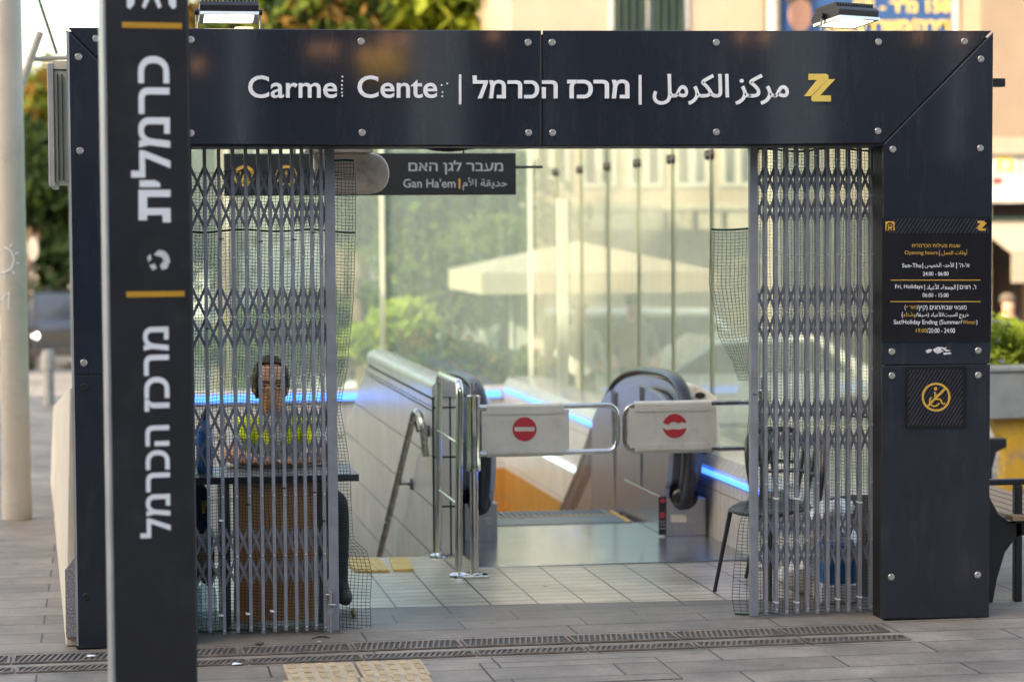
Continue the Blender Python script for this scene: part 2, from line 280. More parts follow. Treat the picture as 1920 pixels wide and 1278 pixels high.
# ------------------------------------------------------------------ mesh builder
class MB:
    def __init__(s): s.v = []; s.f = []; s.m = []
    def add(s, vs, fs, mi=0):
        n = len(s.v); s.v += [tuple(v) for v in vs]; s.f += [[i+n for i in f] for f in fs]; s.m += [mi]*len(fs); return s
    def box(s, x0, x1, y0, y1, z0, z1, mi=0):
        vs = [(x, y, z) for x in (x0, x1) for y in (y0, y1) for z in (z0, z1)]
        return s.add(vs, [(0, 1, 3, 2), (4, 6, 7, 5), (0, 4, 5, 1), (2, 3, 7, 6), (0, 2, 6, 4), (1, 5, 7, 3)], mi)
    def obox(s, c, a, b, d, mi=0):               # centre and three half vectors
        c, a, b, d = map(Vector, (c, a, b, d))
        vs = [c+a*i+b*j+d*k for i in (-1, 1) for j in (-1, 1) for k in (-1, 1)]
        return s.add(vs, [(0, 1, 3, 2), (4, 6, 7, 5), (0, 4, 5, 1), (2, 3, 7, 6), (0, 2, 6, 4), (1, 5, 7, 3)], mi)
    def bar(s, p0, p1, wd, th, nrm=(0, 1, 0), mi=0):
        p0, p1, nrm = Vector(p0), Vector(p1), Vector(nrm).normalized()
        d = (p1-p0); sd = d.cross(nrm).normalized()
        return s.obox((p0+p1)/2, d/2, sd*wd/2, nrm*th/2, mi)
    def tube(s, pts, r, n=8, closed=False, radii=None, mi=0, flat=None, caps=True):
        pts = [Vector(p) for p in pts]; k = len(pts)
        up = None; rings = []
        for i in range(k):
            a = pts[(i-1) % k] if (i > 0 or closed) else pts[i]
            b = pts[(i+1) % k] if (i < k-1 or closed) else pts[i]
            t = (b-a).normalized()
            if up is None:
                up = Vector((0, 0, 1)) if abs(t.z) < .9 else Vector((0, 1, 0))
                if flat: up = Vector(flat)
            up = (up-t*up.dot(t)).normalized(); sd = t.cross(up)
            rr = radii[i] if radii else r
            ra, rb = (rr, rr) if not isinstance(rr, tuple) else rr
            rings.append([pts[i]+sd*math.cos(2*PI*j/n)*ra+up*math.sin(2*PI*j/n)*rb for j in range(n)])
        vs = [v for q in rings for v in q]; fs = []
        for i in range(k if closed else k-1):
            o, q = i*n, ((i+1) % k)*n
            fs += [(o+j, o+(j+1) % n, q+(j+1) % n, q+j) for j in range(n)]
        if not closed and caps: fs += [tuple(range(n))[::-1], tuple(range((k-1)*n, k*n))]
        return s.add(vs, fs, mi)
    def cyl(s, p0, p1, r0, r1=None, n=16, mi=0): return s.tube([p0, p1], r0, n, radii=[r0, r0 if r1 is None else r1], mi=mi)
    def lathe(s, prof, c, n=20, axis='z', mi=0, sx=1, sy_=1):
        c = Vector(c); vs = []
        for r, h in prof:
            for j in range(n):
                a = 2*PI*j/n; u, v = math.cos(a)*r*sx, math.sin(a)*r*sy_
                vs.append(c+(Vector((u, v, h)) if axis == 'z' else Vector((u, h, v)) if axis == 'y' else Vector((h, u, v))))
        k = len(prof); fs = [(i*n+j, i*n+(j+1) % n, (i+1)*n+(j+1) % n, (i+1)*n+j) for i in range(k-1) for j in range(n)]
        fs += [tuple(range(n))[::-1], tuple(range((k-1)*n, k*n))]
        return s.add(vs, fs, mi)
    def prism(s, poly, a, b, axis='y', mi=0):    # poly of 2D points; axis of extrusion
        def m3(p, h): return (p[0], h, p[1]) if axis == 'y' else (h, p[0], p[1]) if axis == 'x' else (p[0], p[1], h)
        n = len(poly); vs = [m3(p, a) for p in poly]+[m3(p, b) for p in poly]
        fs = [tuple(range(n)), tuple(range(n, 2*n))[::-1]]+[(i, n+i, n+(i+1) % n, (i+1) % n) for i in range(n)]
        return s.add(vs, fs, mi)
    def pxprism(s, poly, Y, d, mi=0):            # outline measured on the plane y=Y, d metres thick towards the street
        q = [P(x, y, Y) for x, y in poly]; n = len(q)
        vs = q+[p+Vector((0, -d, 0)) for p in q]
        fs = [tuple(range(n)), tuple(range(n, 2*n))[::-1]]+[(i, n+i, n+(i+1) % n, (i+1) % n) for i in range(n)]
        return s.add(vs, fs, mi)
    def ell(s, c, r, n=16, k=10, mi=0):
        c = Vector(c); vs = [c+Vector((0, 0, r[2]))]
        for i in range(1, k):
            th = PI*i/k
            vs += [c+Vector((r[0]*math.sin(th)*math.cos(2*PI*j/n), r[1]*math.sin(th)*math.sin(2*PI*j/n), r[2]*math.cos(th))) for j in range(n)]
        vs.append(c-Vector((0, 0, r[2])))
        fs = [(0, 1+j, 1+(j+1) % n) for j in range(n)]
        for i in range(k-2):
            o = 1+i*n; fs += [(o+j, o+n+j, o+n+(j+1) % n, o+(j+1) % n) for j in range(n)]
        o = 1+(k-2)*n; fs += [(o+j, len(vs)-1, o+(j+1) % n) for j in range(n)]
        return s.add(vs, fs, mi)
    def build(s, name, m, parent=None, smooth=False, bevel=0, seg=2):
        me = bpy.data.meshes.new(name); me.from_pydata(s.v, [], s.f)
        ms = m if isinstance(m, (list, tuple)) else [m]
        for q in ms: me.materials.append(K[q] if isinstance(q, str) else q)
        if len(ms) > 1: me.polygons.foreach_set('material_index', s.m)
        import bmesh
        b = bmesh.new(); b.from_mesh(me); bmesh.ops.recalc_face_normals(b, faces=b.faces); b.to_mesh(me); b.free()
        if smooth:
            me.polygons.foreach_set('use_smooth', [True]*len(me.polygons)); me.set_sharp_from_angle(angle=rad(38))
        me.update()
        o = bpy.data.objects.new(name, me); COL.objects.link(o)
        if parent is not None: attach(o, parent)
        if bevel:
            md = o.modifiers.new('bevel', 'BEVEL'); md.width = bevel; md.segments = seg; md.limit_method = 'ANGLE'; md.angle_limit = rad(40)
        return o
def wloc(o):
    l = Vector(o.location)
    while o.parent: l = l+Vector(o.parent.location) if o.parent.type == 'EMPTY' else l; o = o.parent
    return l
def attach(o, parent):
    o.parent = parent
    if parent.type == 'EMPTY':
        o.matrix_parent_inverse = Matrix.Translation(-Vector(parent.location))
def tag(o, label, cat, group=None, kind=None):
    if kind: o['kind'] = kind
    if label: o['label'] = label
    if cat: o['category'] = cat
    if group: o['group'] = group
    return o
def thing(name, loc, label, cat, group=None):
    o = bpy.data.objects.new(name, None); COL.objects.link(o); o.location = loc; o.empty_display_size = .1
    return tag(o, label, cat, group)
def kids(o): return [c for c in COL.objects if c.parent is o]
def copytree(o, parent=None):
    c = o.copy(); COL.objects.link(c)
    if parent is not None: c.parent = parent
    for ch in kids(o): copytree(ch, c)
    return c
def arc(c, r, a0, a1, n, plane='xz', h=0):
    out = []
    for i in range(n+1):
        a = rad(a0+(a1-a0)*i/n); u, v = c[0]+r*math.cos(a), c[1]+r*math.sin(a)
        out.append((u, h, v) if plane == 'xz' else (h, u, v) if plane == 'yz' else (u, v, h))
    return out
def fillet(pts, r, n=6):
    """rounds the inner corners of a polyline"""
    pts = [Vector(p) for p in pts]; out = [pts[0]]
    for i in range(1, len(pts)-1):
        a, b, c = pts[i-1], pts[i], pts[i+1]; u = (a-b).normalized(); v = (c-b).normalized()
        rr = min(r, (a-b).length*.49, (c-b).length*.49); p, q = b+u*rr, b+v*rr
        for k in range(n+1):
            t = k/n; out.append(p*(1-t)**2+b*2*t*(1-t)+q*t*t)
    out.append(pts[-1]); return out

# ------------------------------------------------------------------ lettering
ARF = {}
for _c, _b, _n in (('ا', 0xFE8D, 2), ('أ', 0xFE83, 2), ('ب', 0xFE8F, 4), ('ة', 0xFE93, 2), ('ت', 0xFE95, 4), ('ج', 0xFE9D, 4), ('ح', 0xFEA1, 4), ('خ', 0xFEA5, 4), ('د', 0xFEA9, 2), ('ر', 0xFEAD, 2), ('ز', 0xFEAF, 2), ('س', 0xFEB1, 4), ('ش', 0xFEB5, 4), ('ص', 0xFEB9, 4), ('ع', 0xFEC9, 4), ('ف', 0xFED1, 4), ('ق', 0xFED5, 4), ('ك', 0xFED9, 4), ('ل', 0xFEDD, 4), ('م', 0xFEE1, 4), ('ن', 0xFEE5, 4), ('و', 0xFEED, 2), ('ي', 0xFEF1, 4)):
    ARF[_c] = (_b, _n)
def arabic(s):
    """joined letter forms in the order they stand on the sign, left to right"""
    s = s.replace('لأ', '\ue000').replace('لا', '\ue001'); F = dict(ARF); F['\ue000'] = (0xFEF7, 2); F['\ue001'] = (0xFEFB, 2)
    out = []
    for i, c in enumerate(s):
        if c not in F: out.append({'،': '،', 'ء': '\ufe80', '(': ')', ')': '('}.get(c, c)); continue
        b, n = F[c]
        prev = i > 0 and s[i-1] in F and F[s[i-1]][1] == 4
        nxt = n == 4 and i+1 < len(s) and s[i+1] in F
        out.append(chr(b+(3 if prev and nxt else 1 if prev else 2 if nxt else 0)))
    return ''.join(out[::-1])
def heb(s): return s[::-1]
def text_mesh(body, bold):
    c = bpy.data.curves.new('t', 'FONT'); c.body = body; c.offset = bold; c.resolution_u = 4
    o = bpy.data.objects.new('t', c); COL.objects.link(o)
    dg = bpy.context.evaluated_depsgraph_get(); ev = o.evaluated_get(dg); m = ev.to_mesh()
    vs = np.array([v.co[:] for v in m.vertices]); fs = [list(p.vertices) for p in m.polygons]
    ev.to_mesh_clear(); bpy.data.objects.remove(o); bpy.data.curves.remove(c)
    return vs, fs
def text_to(mb, body, O, U, V, nrm, bold=.01, depth=0, lift=.002):
    """fits the lettering into the parallelogram O, O+U, O+V and lets it stand proud along nrm"""
    vs, fs = text_mesh(body, bold); lo, hi = vs.min(0), vs.max(0)
    O, U, V, nrm = map(Vector, (O, U, V, nrm))
    q = [O+U*float((v[0]-lo[0])/(hi[0]-lo[0]))+V*float((v[1]-lo[1])/(hi[1]-lo[1]))+nrm*(lift+depth) for v in vs]
    if not depth: return mb.add(q, fs)
    n = len(q); q2 = [p-nrm*depth for p in q]
    cnt = {}
    for f in fs:
        for a, b in zip(f, f[1:]+f[:1]): cnt[(a, b)] = cnt.get((a, b), 0)+1
    side = [(a, b, b+n, a+n) for (a, b) in cnt if (b, a) not in cnt]
    return mb.add(q+q2, fs+side)
def px_text(mb, body, x0, y0, x1, y1, Y=0.0, bold=.01, depth=0, lift=.002):
    O = P(x0, y1, Y); return text_to(mb, body, O, P(x1, y1, Y)-O, P(x0, y0, Y)-O, (0, -1, 0), bold, depth, lift)
def disc_px(mb, cx, cy, r, Y, d, r_in=0, n=24, a0=0, a1=360, sq=1):
    if r_in == 0: return mb.pxprism([(cx+r*math.cos(2*PI*i/n), cy+r*sq*math.sin(2*PI*i/n)) for i in range(n)], Y, d)
    for i in range(n):
        a, b = rad(a0+(a1-a0)*i/n), rad(a0+(a1-a0)*(i+1)/n)
        mb.pxprism([(cx+q*math.cos(t), cy+q*math.sin(t)) for q, t in ((r, a), (r, b), (r_in, b), (r_in, a))], Y, d)
def stroke_px(mb, pts, wd, Y, d):
    for (x0, y0), (x1, y1) in zip(pts, pts[1:]):
        dx, dy = x1-x0, y1-y0; l = math.hypot(dx, dy); nx, ny = -dy/l*wd/2, dx/l*wd/2
        mb.pxprism([(x0+nx, y0+ny), (x1+nx, y1+ny), (x1-nx, y1-ny), (x0-nx, y0-ny)], Y, d)
def train_icon(mb, x0, y0, s, Y, d):
    """tunnel arch with the front of a railcar, s pixels wide"""
    for a in range(12):
        t0, t1 = PI*a/12, PI*(a+1)/12; cx, cyy = x0+s/2, y0+s/2
        def o_(t): 
            c, n = math.cos(t), math.sin(t); k = s/2/max(abs(c), abs(n)); return (cx+c*k, cyy-n*k)
        def i_(t): return (cx+math.cos(t)*s*.38, cyy-math.sin(t)*s*.38)
        mb.pxprism([o_(t0), o_(t1), i_(t1), i_(t0)], Y, d)
    mb.pxprism([(x0, y0+s*.5), (x0+s*.12, y0+s*.5), (x0+s*.12, y0+s), (x0, y0+s)], Y, d)
    mb.pxprism([(x0+s*.88, y0+s*.5), (x0+s, y0+s*.5), (x0+s, y0+s), (x0+s*.88, y0+s)], Y, d)
    q = lambda a, b: (x0+a*s, y0+b*s)
    for r in (((.3, .32), (.7, .32), (.7, .38), (.3, .38)), ((.27, .38), (.33, .38), (.33, .6), (.27, .6)), ((.67, .38), (.73, .38), (.73, .6), (.67, .6)), ((.27, .6), (.73, .6), (.7, .8), (.3, .8))):
        mb.pxprism([q(*p) for p in r], Y, d)
    mb.pxprism([q(.34, .84), q(.44, .84), q(.34, 1), q(.24, 1)], Y, d); mb.pxprism([q(.56, .84), q(.66, .84), q(.76, 1), q(.66, 1)], Y, d)
def logo(mb, f, Y, d):
    z = [(368, 444), (475, 444), (487, 455), (487, 476), (382, 578), (342, 578), (418, 481), (368, 481)]
    l = [(488, 476), (527, 476), (437, 573), (502, 573), (502, 610), (393, 610), (384, 601), (384, 582)]
    mb.pxprism([f(*p) for p in z], Y, d); mb.pxprism([f(*p) for p in l], Y, d)

# ================================================================== SETTING: ground
def gz(x, y):
    a = min(1, max(0, (x-.2)/1.5)); s0 = 22*(1-a)+11.4*a; k = .062*(1-a)+.13*a
    return -min(1.12, max(0, y-s0)*k)
def ground():
    xs = sorted(set(list(np.linspace(-400, -20, 8))+list(np.arange(-18, 22, 1.0))+[.22, 3.69, 1.9, 2.07]+list(np.linspace(24, 400, 8))))
    ys = sorted(set(list(np.linspace(-200, -24, 6))+list(np.arange(-22, 48, 1.0))+[2.76, 11.02, 4.44]+list(np.linspace(52, 900, 9))))
    v = [(x, y, gz(x, y)-.008) for y in ys for x in xs]; n = len(xs); fs = []
    for j in range(len(ys)-1):
        for i in range(n-1):
            cx_, cy_ = (xs[i]+xs[i+1])/2, (ys[j]+ys[j+1])/2
            hole = (.22 < cx_ < 1.95 and 2.76 < cy_ < 11.02) or (1.9 < cx_ < 3.69 and 4.44 < cy_ < 11.02)
            if not hole: fs.append((j*n+i, j*n+i+1, (j+1)*n+i+1, (j+1)*n+i))
    b = MB(); b.add(v, fs); o = b.build('ground', 'asphalt'); tag(o, None, None, kind='structure')
ground()
def sheet(name, m, polys, z):
    b = MB()
    for q in polys: b.add([(x, y, z) for x, y in q], [tuple(range(len(q)))])
    o = b.build(name, m); o['kind'] = 'structure'; return o
EL, ER = (.30, .985), (3.69, .765)
sheet('pavement', 'pave', [[(-18, -20), (22, -20), (22, .2), (-18, .2)], [(-18, .2), (.1, .2), (.1, 21), (-18, 21)], [(4.06, .2), (22, .2), (22, 11), (4.06, 11)]], 0)
sheet('threshold_pavement', 'thresh', [[(.1, .2), (4.06, .2), (4.06, .75), (3.69, .765), (.3, .985), (.1, 1.0)]], .001)
sheet('station_floor', 'tile', [[(.3, .985), (3.69, .765), (3.69, 2.155), (2.07, 2.2), (2.07, 2.76), (.3, 2.76)]], .002)

# drain gratings in two rows
def grate(x0, x1, y0, y1, label):
    t = thing('drain_grate', ((x0+x1)/2, (y0+y1)/2, 0), label, 'drain grate', 'drain gratings in front of the station')
    MB().box(x0, x1, y0, y1, .001, .003).build('channel', 'gap', t)
    b = MB(); z0, z1 = .003, .009
    b.box(x0, x1, y0, y0+.012, z0, z1); b.box(x0, x1, y1-.012, y1, z0, z1); b.box(x0, x0+.012, y0+.012, y1-.012, z0, z1); b.box(x1-.012, x1, y0+.012, y1-.012, z0, z1)
    n = int((x1-x0)/.026)
    for i in range(n):
        x = x0+.02+i*.026
        if x+.045 < x1: b.bar((x, y0+.01, .006), (x+.03, y1-.01, .006), .009, .005, (0, 0, 1))
    b.build('grid', 'grate', t)
gx = [-.95, -.42, .09, .60, 1.11, 1.62, 2.13, 2.64, 3.15, 3.66]
for i in range(9):
    nm = ['reaching left past the totem', 'beside the totem on its left', 'half hidden behind the totem', 'just right of the totem', 'under the left gate post', 'left of the centre line', 'below the double turnstile', 'left of the right gate', 'at its right end'][i]
    grate(gx[i]+.006, gx[i+1]-.006, -.31, -.12, 'rusty slotted drain grate of the row nearer the gates, '+nm)
    grate(gx[i]+.03, gx[i+1]+.018, -.54, -.42, 'narrow drain grate of the outer row, '+nm)
# tactile paving
def tactile(x0, x1, y0, y1, label, bars, ry=0):
    t = thing('tactile_paver', ((x0+x1)/2, (y0+y1)/2, 0), label, 'tactile paver', 'ribbed tactile pavers in the street paving')
    MB().box(x0, x1, y0, y1, .0, .012).build('slab', 'tactile', t, bevel=.003)
    b = MB(); n, k = 5, 3
    for i in range(n):
        for j in range(k):
            cx_ = x0+(i+.5)*(x1-x0)/n; y_a = y0+(j+.12)*(y1-y0)/k; y_b = y0+(j+.88)*(y1-y0)/k
            b.box(cx_-.016, cx_+.016, y_a, y_b, .012, .017)
    b.build('rib_field', 'tactileb', t, bevel=.003)
tactile(.765, 1.07, -.98, -.62, 'sand coloured ribbed tactile paver, left one of the full pair in front of the grates', 6)
tactile(1.085, 1.375, -.98, -.62, 'sand coloured ribbed tactile paver, right one of the full pair in front of the grates', 6)
tactile(.735, 1.05, -1.37, -1.0, 'sand coloured ribbed tactile paver cut by the bottom edge, left one', 6)
tactile(1.065, 1.36, -1.37, -1.0, 'sand coloured ribbed tactile paver cut by the bottom edge, right one', 6)
def tact_in(poly, label):
    b = MB(); q = [G(*p) for p in poly]; b.add([(p.x, p.y, .003) for p in q]+[(p.x, p.y, .012) for p in q], [(0, 1, 2, 3), (7, 6, 5, 4)]+[(i, 4+i, 4+(i+1) % 4, (i+1) % 4) for i in range(4)])
    a, bb, c, d = q
    for i in range(5):
        t = (i+.5)/5; p0 = a.lerp(bb, t); p1 = d.lerp(c, t); b.bar((p0.x, p0.y, .014), (p1.x, p1.y, .014), .022, .006, (0, 0, 1))
    o = b.build('tactile_paver', 'tactin'); tag(o, label, 'tactile paver', 'yellow tactile tiles on the station floor')
tact_in([(668, 1073), (731, 1073), (712, 1049), (640, 1049)], 'yellow ribbed tactile tile inside the station behind the net')
tact_in([(738, 1072), (775, 1071), (765, 1049), (730, 1049)], 'narrow yellow ribbed tactile tile inside the station nearest the handrail')
# inspection cover joint in the paving
b = MB(); a0, a1, b0, b1 = 1.62, 2.42, -1.25, -.72
for q in ((a0, a1, b0, b0+.007), (a0, a1, b1-.007, b1), (a0, a0+.007, b0+.007, b1-.007), (a1-.007, a1, b0+.007, b1-.007)): b.box(*q, .0005, .003)
t = thing('inspection_cover', (2, -1, 0), 'square paved inspection cover with a dark joint in the street paving', 'cover')
b.build('frame', 'gap', t); MB().box(a0+.0075, a1-.0075, b0+.0075, b1-.0075, .0005, .003).build('lid', 'pave', t)

# ================================================================== PORTAL
TL, TR, BR, BL = (124, 52), (1860, 58), (1853, 1157), (143, 1220)
por = thing('station_portal', (2.05, .2, 0), 'dark navy panelled portal frame with white station lettering and steel screws', 'portal')
SEAM = .004
def panel(name, poly, m='navy', d=.018, Y=0.0):
    return MB().pxprism(poly, Y+.018, d).build(name, m, por, bevel=.0025)
h1 = panel('header_panel', [(127, 52.5), (360, 54), (700, 57), (1013.5, 58), (1013.5, 272.5), (700, 272), (345, 270)])
h2 = panel('header_panel', [(1016.5, 58), (1400, 58.6), (1857, 58.4), (1652, 268), (1400, 271), (1016.5, 272.6)])
p1 = panel('post_panel', [(124, 56), (343, 273), (345, 699), (136, 701)], 'navy')
p2 = panel('post_panel', [(136, 703), (345, 701), (347, 1206), (143, 1214)], 'navy2')
p3 = panel('post_panel', [(1860, 61), (1856, 639.5), (1853, 681), (1653, 683), (1654.5, 271)])
p4 = panel('post_panel', [(1652, 685.5), (1854, 682.5), (1852, 1155), (1650.5, 1158)], 'navy2')
# steel body behind the panels
xl, xr = -.13, 4.255
b = MB(); b.box(xl, .40, .0185, .42, .0, 2.30); b.box(3.735, xr, .0185, .2, 0, 2.30); b.box(3.86, xr, .2, .42, 0, 2.30); b.box(xl, xr, .0185, .42, 2.302, 2.825)
b.build('frame_body', 'core', por)
MB().box(xl-.006, xl+.004, -.002, .43, .02, 2.82).build('lit_rim_strip', 'alu', por)  # pale strip: the lit left rim of the portal, put into the colour
MB().box(4.258, 4.36, .06, .12, 2.59, 2.63).build('bracket', 'black', por)
# screws: washer head with a small socket, one mesh copied
sb = MB(); sb.lathe([(0.001, 0), (.0165, 0), (.0165, -.003), (.014, -.0055), (.006, -.0055), (.005, -.003), (.0005, -.003)], (0, 0, 0), 16, 'y')
proto = None
def screw(px, py, parent, m='screw', s=1):
    global proto
    if proto is None:
        proto = sb.build('screw', m, None, smooth=True); o = proto
    else:
        o = proto.copy(); COL.objects.link(o)
        if m != 'screw': o.data = o.data.copy(); o.data.materials[0] = K[m]
    l = P(px, py, -.0005); o.parent = parent; o.matrix_parent_inverse = Matrix.Identity(4); o.location = l-Vector(por.location); o.scale = (s, 1, s)
for a in [(180, 73), (358, 75), (677, 78), (990, 80), (1035, 80), (1343, 80), (1647, 79), (1808, 78), (358, 250), (679, 249), (991, 249), (1036, 249), (1343, 248), (1646, 246), (147, 107), (150, 283), (157, 680), (1839, 111), (1674, 280), (1838, 278), (1672, 659), (1834, 657), (1672, 704), (1834, 703), (1671, 1081), (1833, 1077)]:
    screw(*a, por)
for a in [(158, 725), (162, 1118)]: screw(*a, por, 'blackbolt', 1.1)
def letters(name, items, m, parent, bold, depth, Y=0.0, lift=.002):
    for (s, x0, y0, x1, y1) in items:
        b = MB(); px_text(b, s, x0, y0, x1, y1, Y, bold, depth, lift); b.build(name, m, parent)
letters('lettering', [('Carme', 465, 142, 632, 184.5), ('Cente', 670, 142, 819.5, 184.5)], 'white', por, .013, .008, 0)
b = MB()
for x, y in [(642, 144), (641.6, 152), (641, 160), (641, 167), (641, 174), (641.5, 180), (828, 160), (838.5, 157), (829.5, 173), (829, 181)]: disc_px(b, x, y, 1.7, -.001, .004, n=8)
b.build('glue_residue', 'white', por)
letters('lettering', [(heb('הכרמל'), 886, 142, 1045, 185), (heb('מרכז'), 1063, 149.5, 1179.5, 185)], 'white', por, .02, .008, 0)
letters('lettering', [(arabic('الكرمل'), 1223.5, 139, 1366, 197), (arabic('مركز'), 1378, 139, 1478, 197)], 'white', por, .014, .008, 0)
b = MB(); b.pxprism([(860.2, 140), (864.6, 140), (864.6, 196), (860.2, 196)], -.002, .008); b.build('divider', 'white', por)
b = MB(); b.pxprism([(1197.3, 141), (1202.3, 141), (1202.3, 196.5), (1197.3, 196.5)], -.002, .008)
b.build('divider', 'white', por)
b = MB(); logo(b, lambda x, y: (1400+x/3.194, y/3.194), -.002, .01); b.build('emblem', 'goldlogo', por, bevel=.0012)
# torn sticker residue
b = MB()
for q in ([(1735, 657), (1742, 654), (1748, 655), (1745, 660), (1738, 662)], [(1749, 655), (1758, 650), (1770, 651), (1764, 655), (1770, 658), (1758, 663), (1752, 660)], [(1766, 653), (1776, 650), (1772, 654), (1783, 657), (1774, 659)], [(1768, 661), (1782, 660), (1784, 663), (1770, 665)]): b.pxprism(q, -.0005, .0012)
b.build('sticker_residue', 'sticker', por)
# opening hours sign
hs = thing('opening_hours_sign', P(1754, 640), 'black opening hours sign in three languages on the right portal post', 'sign')
PY = -.001
MB().pxprism([(1653.5, 409), (1855.5, 407), (1854, 640), (1653, 641)], PY, .004).build('board', 'poster', hs)
SY = PY-.004
b = MB()
for i in range(27):
    x = 1658+i*7.4
    b.pxprism([(x, 437), (x+3, 437), (min(x+21, 1853), 409.5), (min(x+18, 1850), 409.5)] if x+18 < 1850 else [(x, 437), (min(x+3, 1853), 437), (1853, 425), (1852, 424)], SY, .0008)
b.build('stripe_band', 'stripe', hs)
b = MB(); train_icon(b, 1660, 415, 17, SY-.001, .001); b.build('pictogram', 'gold', hs); b = MB(); logo(b, lambda x, y: (1830+(x-342)*20.5/185, 414+(y-444)*18.5/166), SY-.001, .001); b.build('emblem', 'gold', hs)
b = MB()
for y in (525, 565.3): MB().pxprism([(1669.6, y-.8), (1838.3, y-.8), (1838.3, y+.8), (1669.6, y+.8)], SY, .001).build('rule', 'gold', hs)
letters('gold_lettering', [(heb('שעות פעילות הכרמלית'), 1709.4, 456, 1800.4, 463.8), ('Opening hours', 1696.2, 469.8, 1757.9, 479), (arabic('أوقات العمل'), 1765, 467.3, 1813.3, 479.3), ('|', 1760.6, 469, 1761.8, 480), (heb('חורף'), 1699, 573, 1718, 581.3), (arabic('وشتاءً'.replace('ً', '')), 1694, 584.5, 1716.5, 595.5), ('Winter', 1804.6, 600, 1829.2, 607.2), ('19:00', 1717.2, 615.6, 1737.5, 623)], 'gold', hs, .001, 0, SY, .001)
letters('white_lettering', [('Sun-Thu', 1691.5, 493.6, 1726.9, 501.4), ('|', 1729.5, 492.5, 1730.6, 503.5), (arabic('الأحد- الخميس'), 1733.8, 491, 1788.2, 503), ('|', 1792.8, 492.5, 1793.9, 503.5), (heb("א'-ה'").replace('\u200e', ''), 1798.2, 493, 1817.3, 501.2),
  ('24:00 - 06:00', 1730.3, 509.3, 1778.2, 516.8), ('Fri, Holidays', 1678.4, 533, 1729.7, 543), ('|', 1733, 533, 1734.1, 544), (arabic('الجمعة، الأعياد'), 1737.2, 531.5, 1791.7, 544.5), ('|', 1795, 533, 1796.1, 544), (heb("ו', חגים"), 1799.5, 533.5, 1829.9, 543),
  ('06:00 - 15:00', 1729.7, 549.3, 1778.2, 556.8), ('(', 1695.9, 571.5, 1698.2, 582), ('/'+heb('קיץ')+') '+heb('מוצאי שבת/חגים'), 1719, 571.5, 1812, 583), ('(', 1690.6, 584, 1693, 596), (arabic('خروج السبت/الأعياد (صيفا/'), 1717.5, 584, 1816.7, 597),
  ('Sat/Holiday Ending (Summer/', 1675.6, 599.2, 1804, 610), (')', 1830, 599.2, 1832.3, 610), ('/20:00 - 24:00', 1738, 615, 1790.4, 623.8)], 'white', hs, .001, 0, SY, .001)
# no-wheelchair sign
ws = thing('no_wheelchair_sign', P(1754, 802), 'square black sign with a crossed out gold wheelchair symbol on the right post', 'sign')
MB().pxprism([(1697.5, 689), (1811, 687), (1811, 801), (1697.5, 802.5)], PY, .005).build('board', 'poster', ws)
b = MB(); WY = PY-.005
for i in range(26):
    x = 1634+i*6.8; k0 = max(0, (1702-x)/66); k1 = min(1, (1806-x-2.4)/66)
    if k1 > k0: b.pxprism([(x+66*k0, 797-105*k0), (x+2.4+66*k0, 797-105*k0), (x+2.4+66*k1, 797-105*k1), (x+66*k1, 797-105*k1)], WY, .0006)
b.build('stripe_band', 'stripe', ws)
b = MB(); c = (1755, 744); disc_px(b, *c, 27, WY-.001, .0014, r_in=23, n=40)
stroke_px(b, [(1738, 762), (1773, 727)], 4, WY-.001, .0018)
disc_px(b, 1754, 728.5, 3.3, WY-.001, .0012, n=14)
stroke_px(b, [(1753, 734), (1753, 748), (1763, 748), (1767.5, 757.5), (1772, 755.5)], 3.2, WY-.001, .0012)
stroke_px(b, [(1753, 740), (1760, 740)], 2.6, WY-.001, .0012)
disc_px(b, 1752, 752, 10.5, WY-.001, .0012, r_in=7.8, n=22, a0=15, a1=235)
b.build('symbol', 'gold', ws)

# ================================================================== TOTEM in front
TY = -2.5
tc_ = P(290, 1270, TY); tcx, tcy = tc_.x-.002, TY+.06
TA = rad(8)
tt = thing('totem_sign', (tcx, tcy, 0), 'tall dark totem sign with white vertical lettering standing nearest the camera', 'totem sign')
ca, sa = math.cos(TA), math.sin(TA)
def TT(u, n, z): return Vector((tcx+u*ca+n*sa, tcy+u*sa-n*ca, z))     # u along the face, n out of the face
def tbox(b, u0, u1, n0, n1, z0, z1):
    b.obox(TT((u0+u1)/2, (n0+n1)/2, (z0+z1)/2), Vector((ca, sa, 0))*(u1-u0)/2, Vector((sa, -ca, 0))*(n1-n0)/2, (0, 0, (z1-z0)/2)); return b
tbox(MB(), -.146, .146, -.055, .056, 0, 3.35).build('body', 'totem', tt, bevel=.004)
tbox(MB(), -.156, -.1462, -.06, .052, 0, 3.36).build('side_edge', 'alu', tt)
tbox(MB(), .1462, .15, -.06, .052, 0, 3.36).build('side_edge', 'totem', tt)
def zpx(py): return P(290, py, TY).z
def upx(px, py):                                 # pixel on the face -> u
    d = ray(px, py); nrm = Vector((sa, -ca, 0)); p0 = TT(0, .056, 0); t = (p0-CAM).dot(nrm)/d.dot(nrm); q = CAM+d*t
    return (q-TT(0, .056, q.z)).dot(Vector((ca, sa, 0))), q.z
def tword(b, s, x0, y0, x1, y1, bold=.018):
    (ua, za), (ub, _), (_, zb) = upx(x1, y1), upx(x0, y1), upx(x1, y0)
    # baseline runs upwards, letter tops point left
    text_to(b, s, TT(ua, .056, za), TT(ua, .056, zb)-TT(ua, .056, za), TT(ub, .056, za)-TT(ua, .056, za), (sa, -ca, 0), bold, .0, .002)
for q in ((heb('כרמלי'), 246, 106, 320, 351), (heb('מרכז'), 270, 612, 318, 770), (heb('הכרמל'), 263, 796, 320, 1006)):
    b = MB(); tword(b, *q); b.build('lettering', 'white', tt)
b = MB()
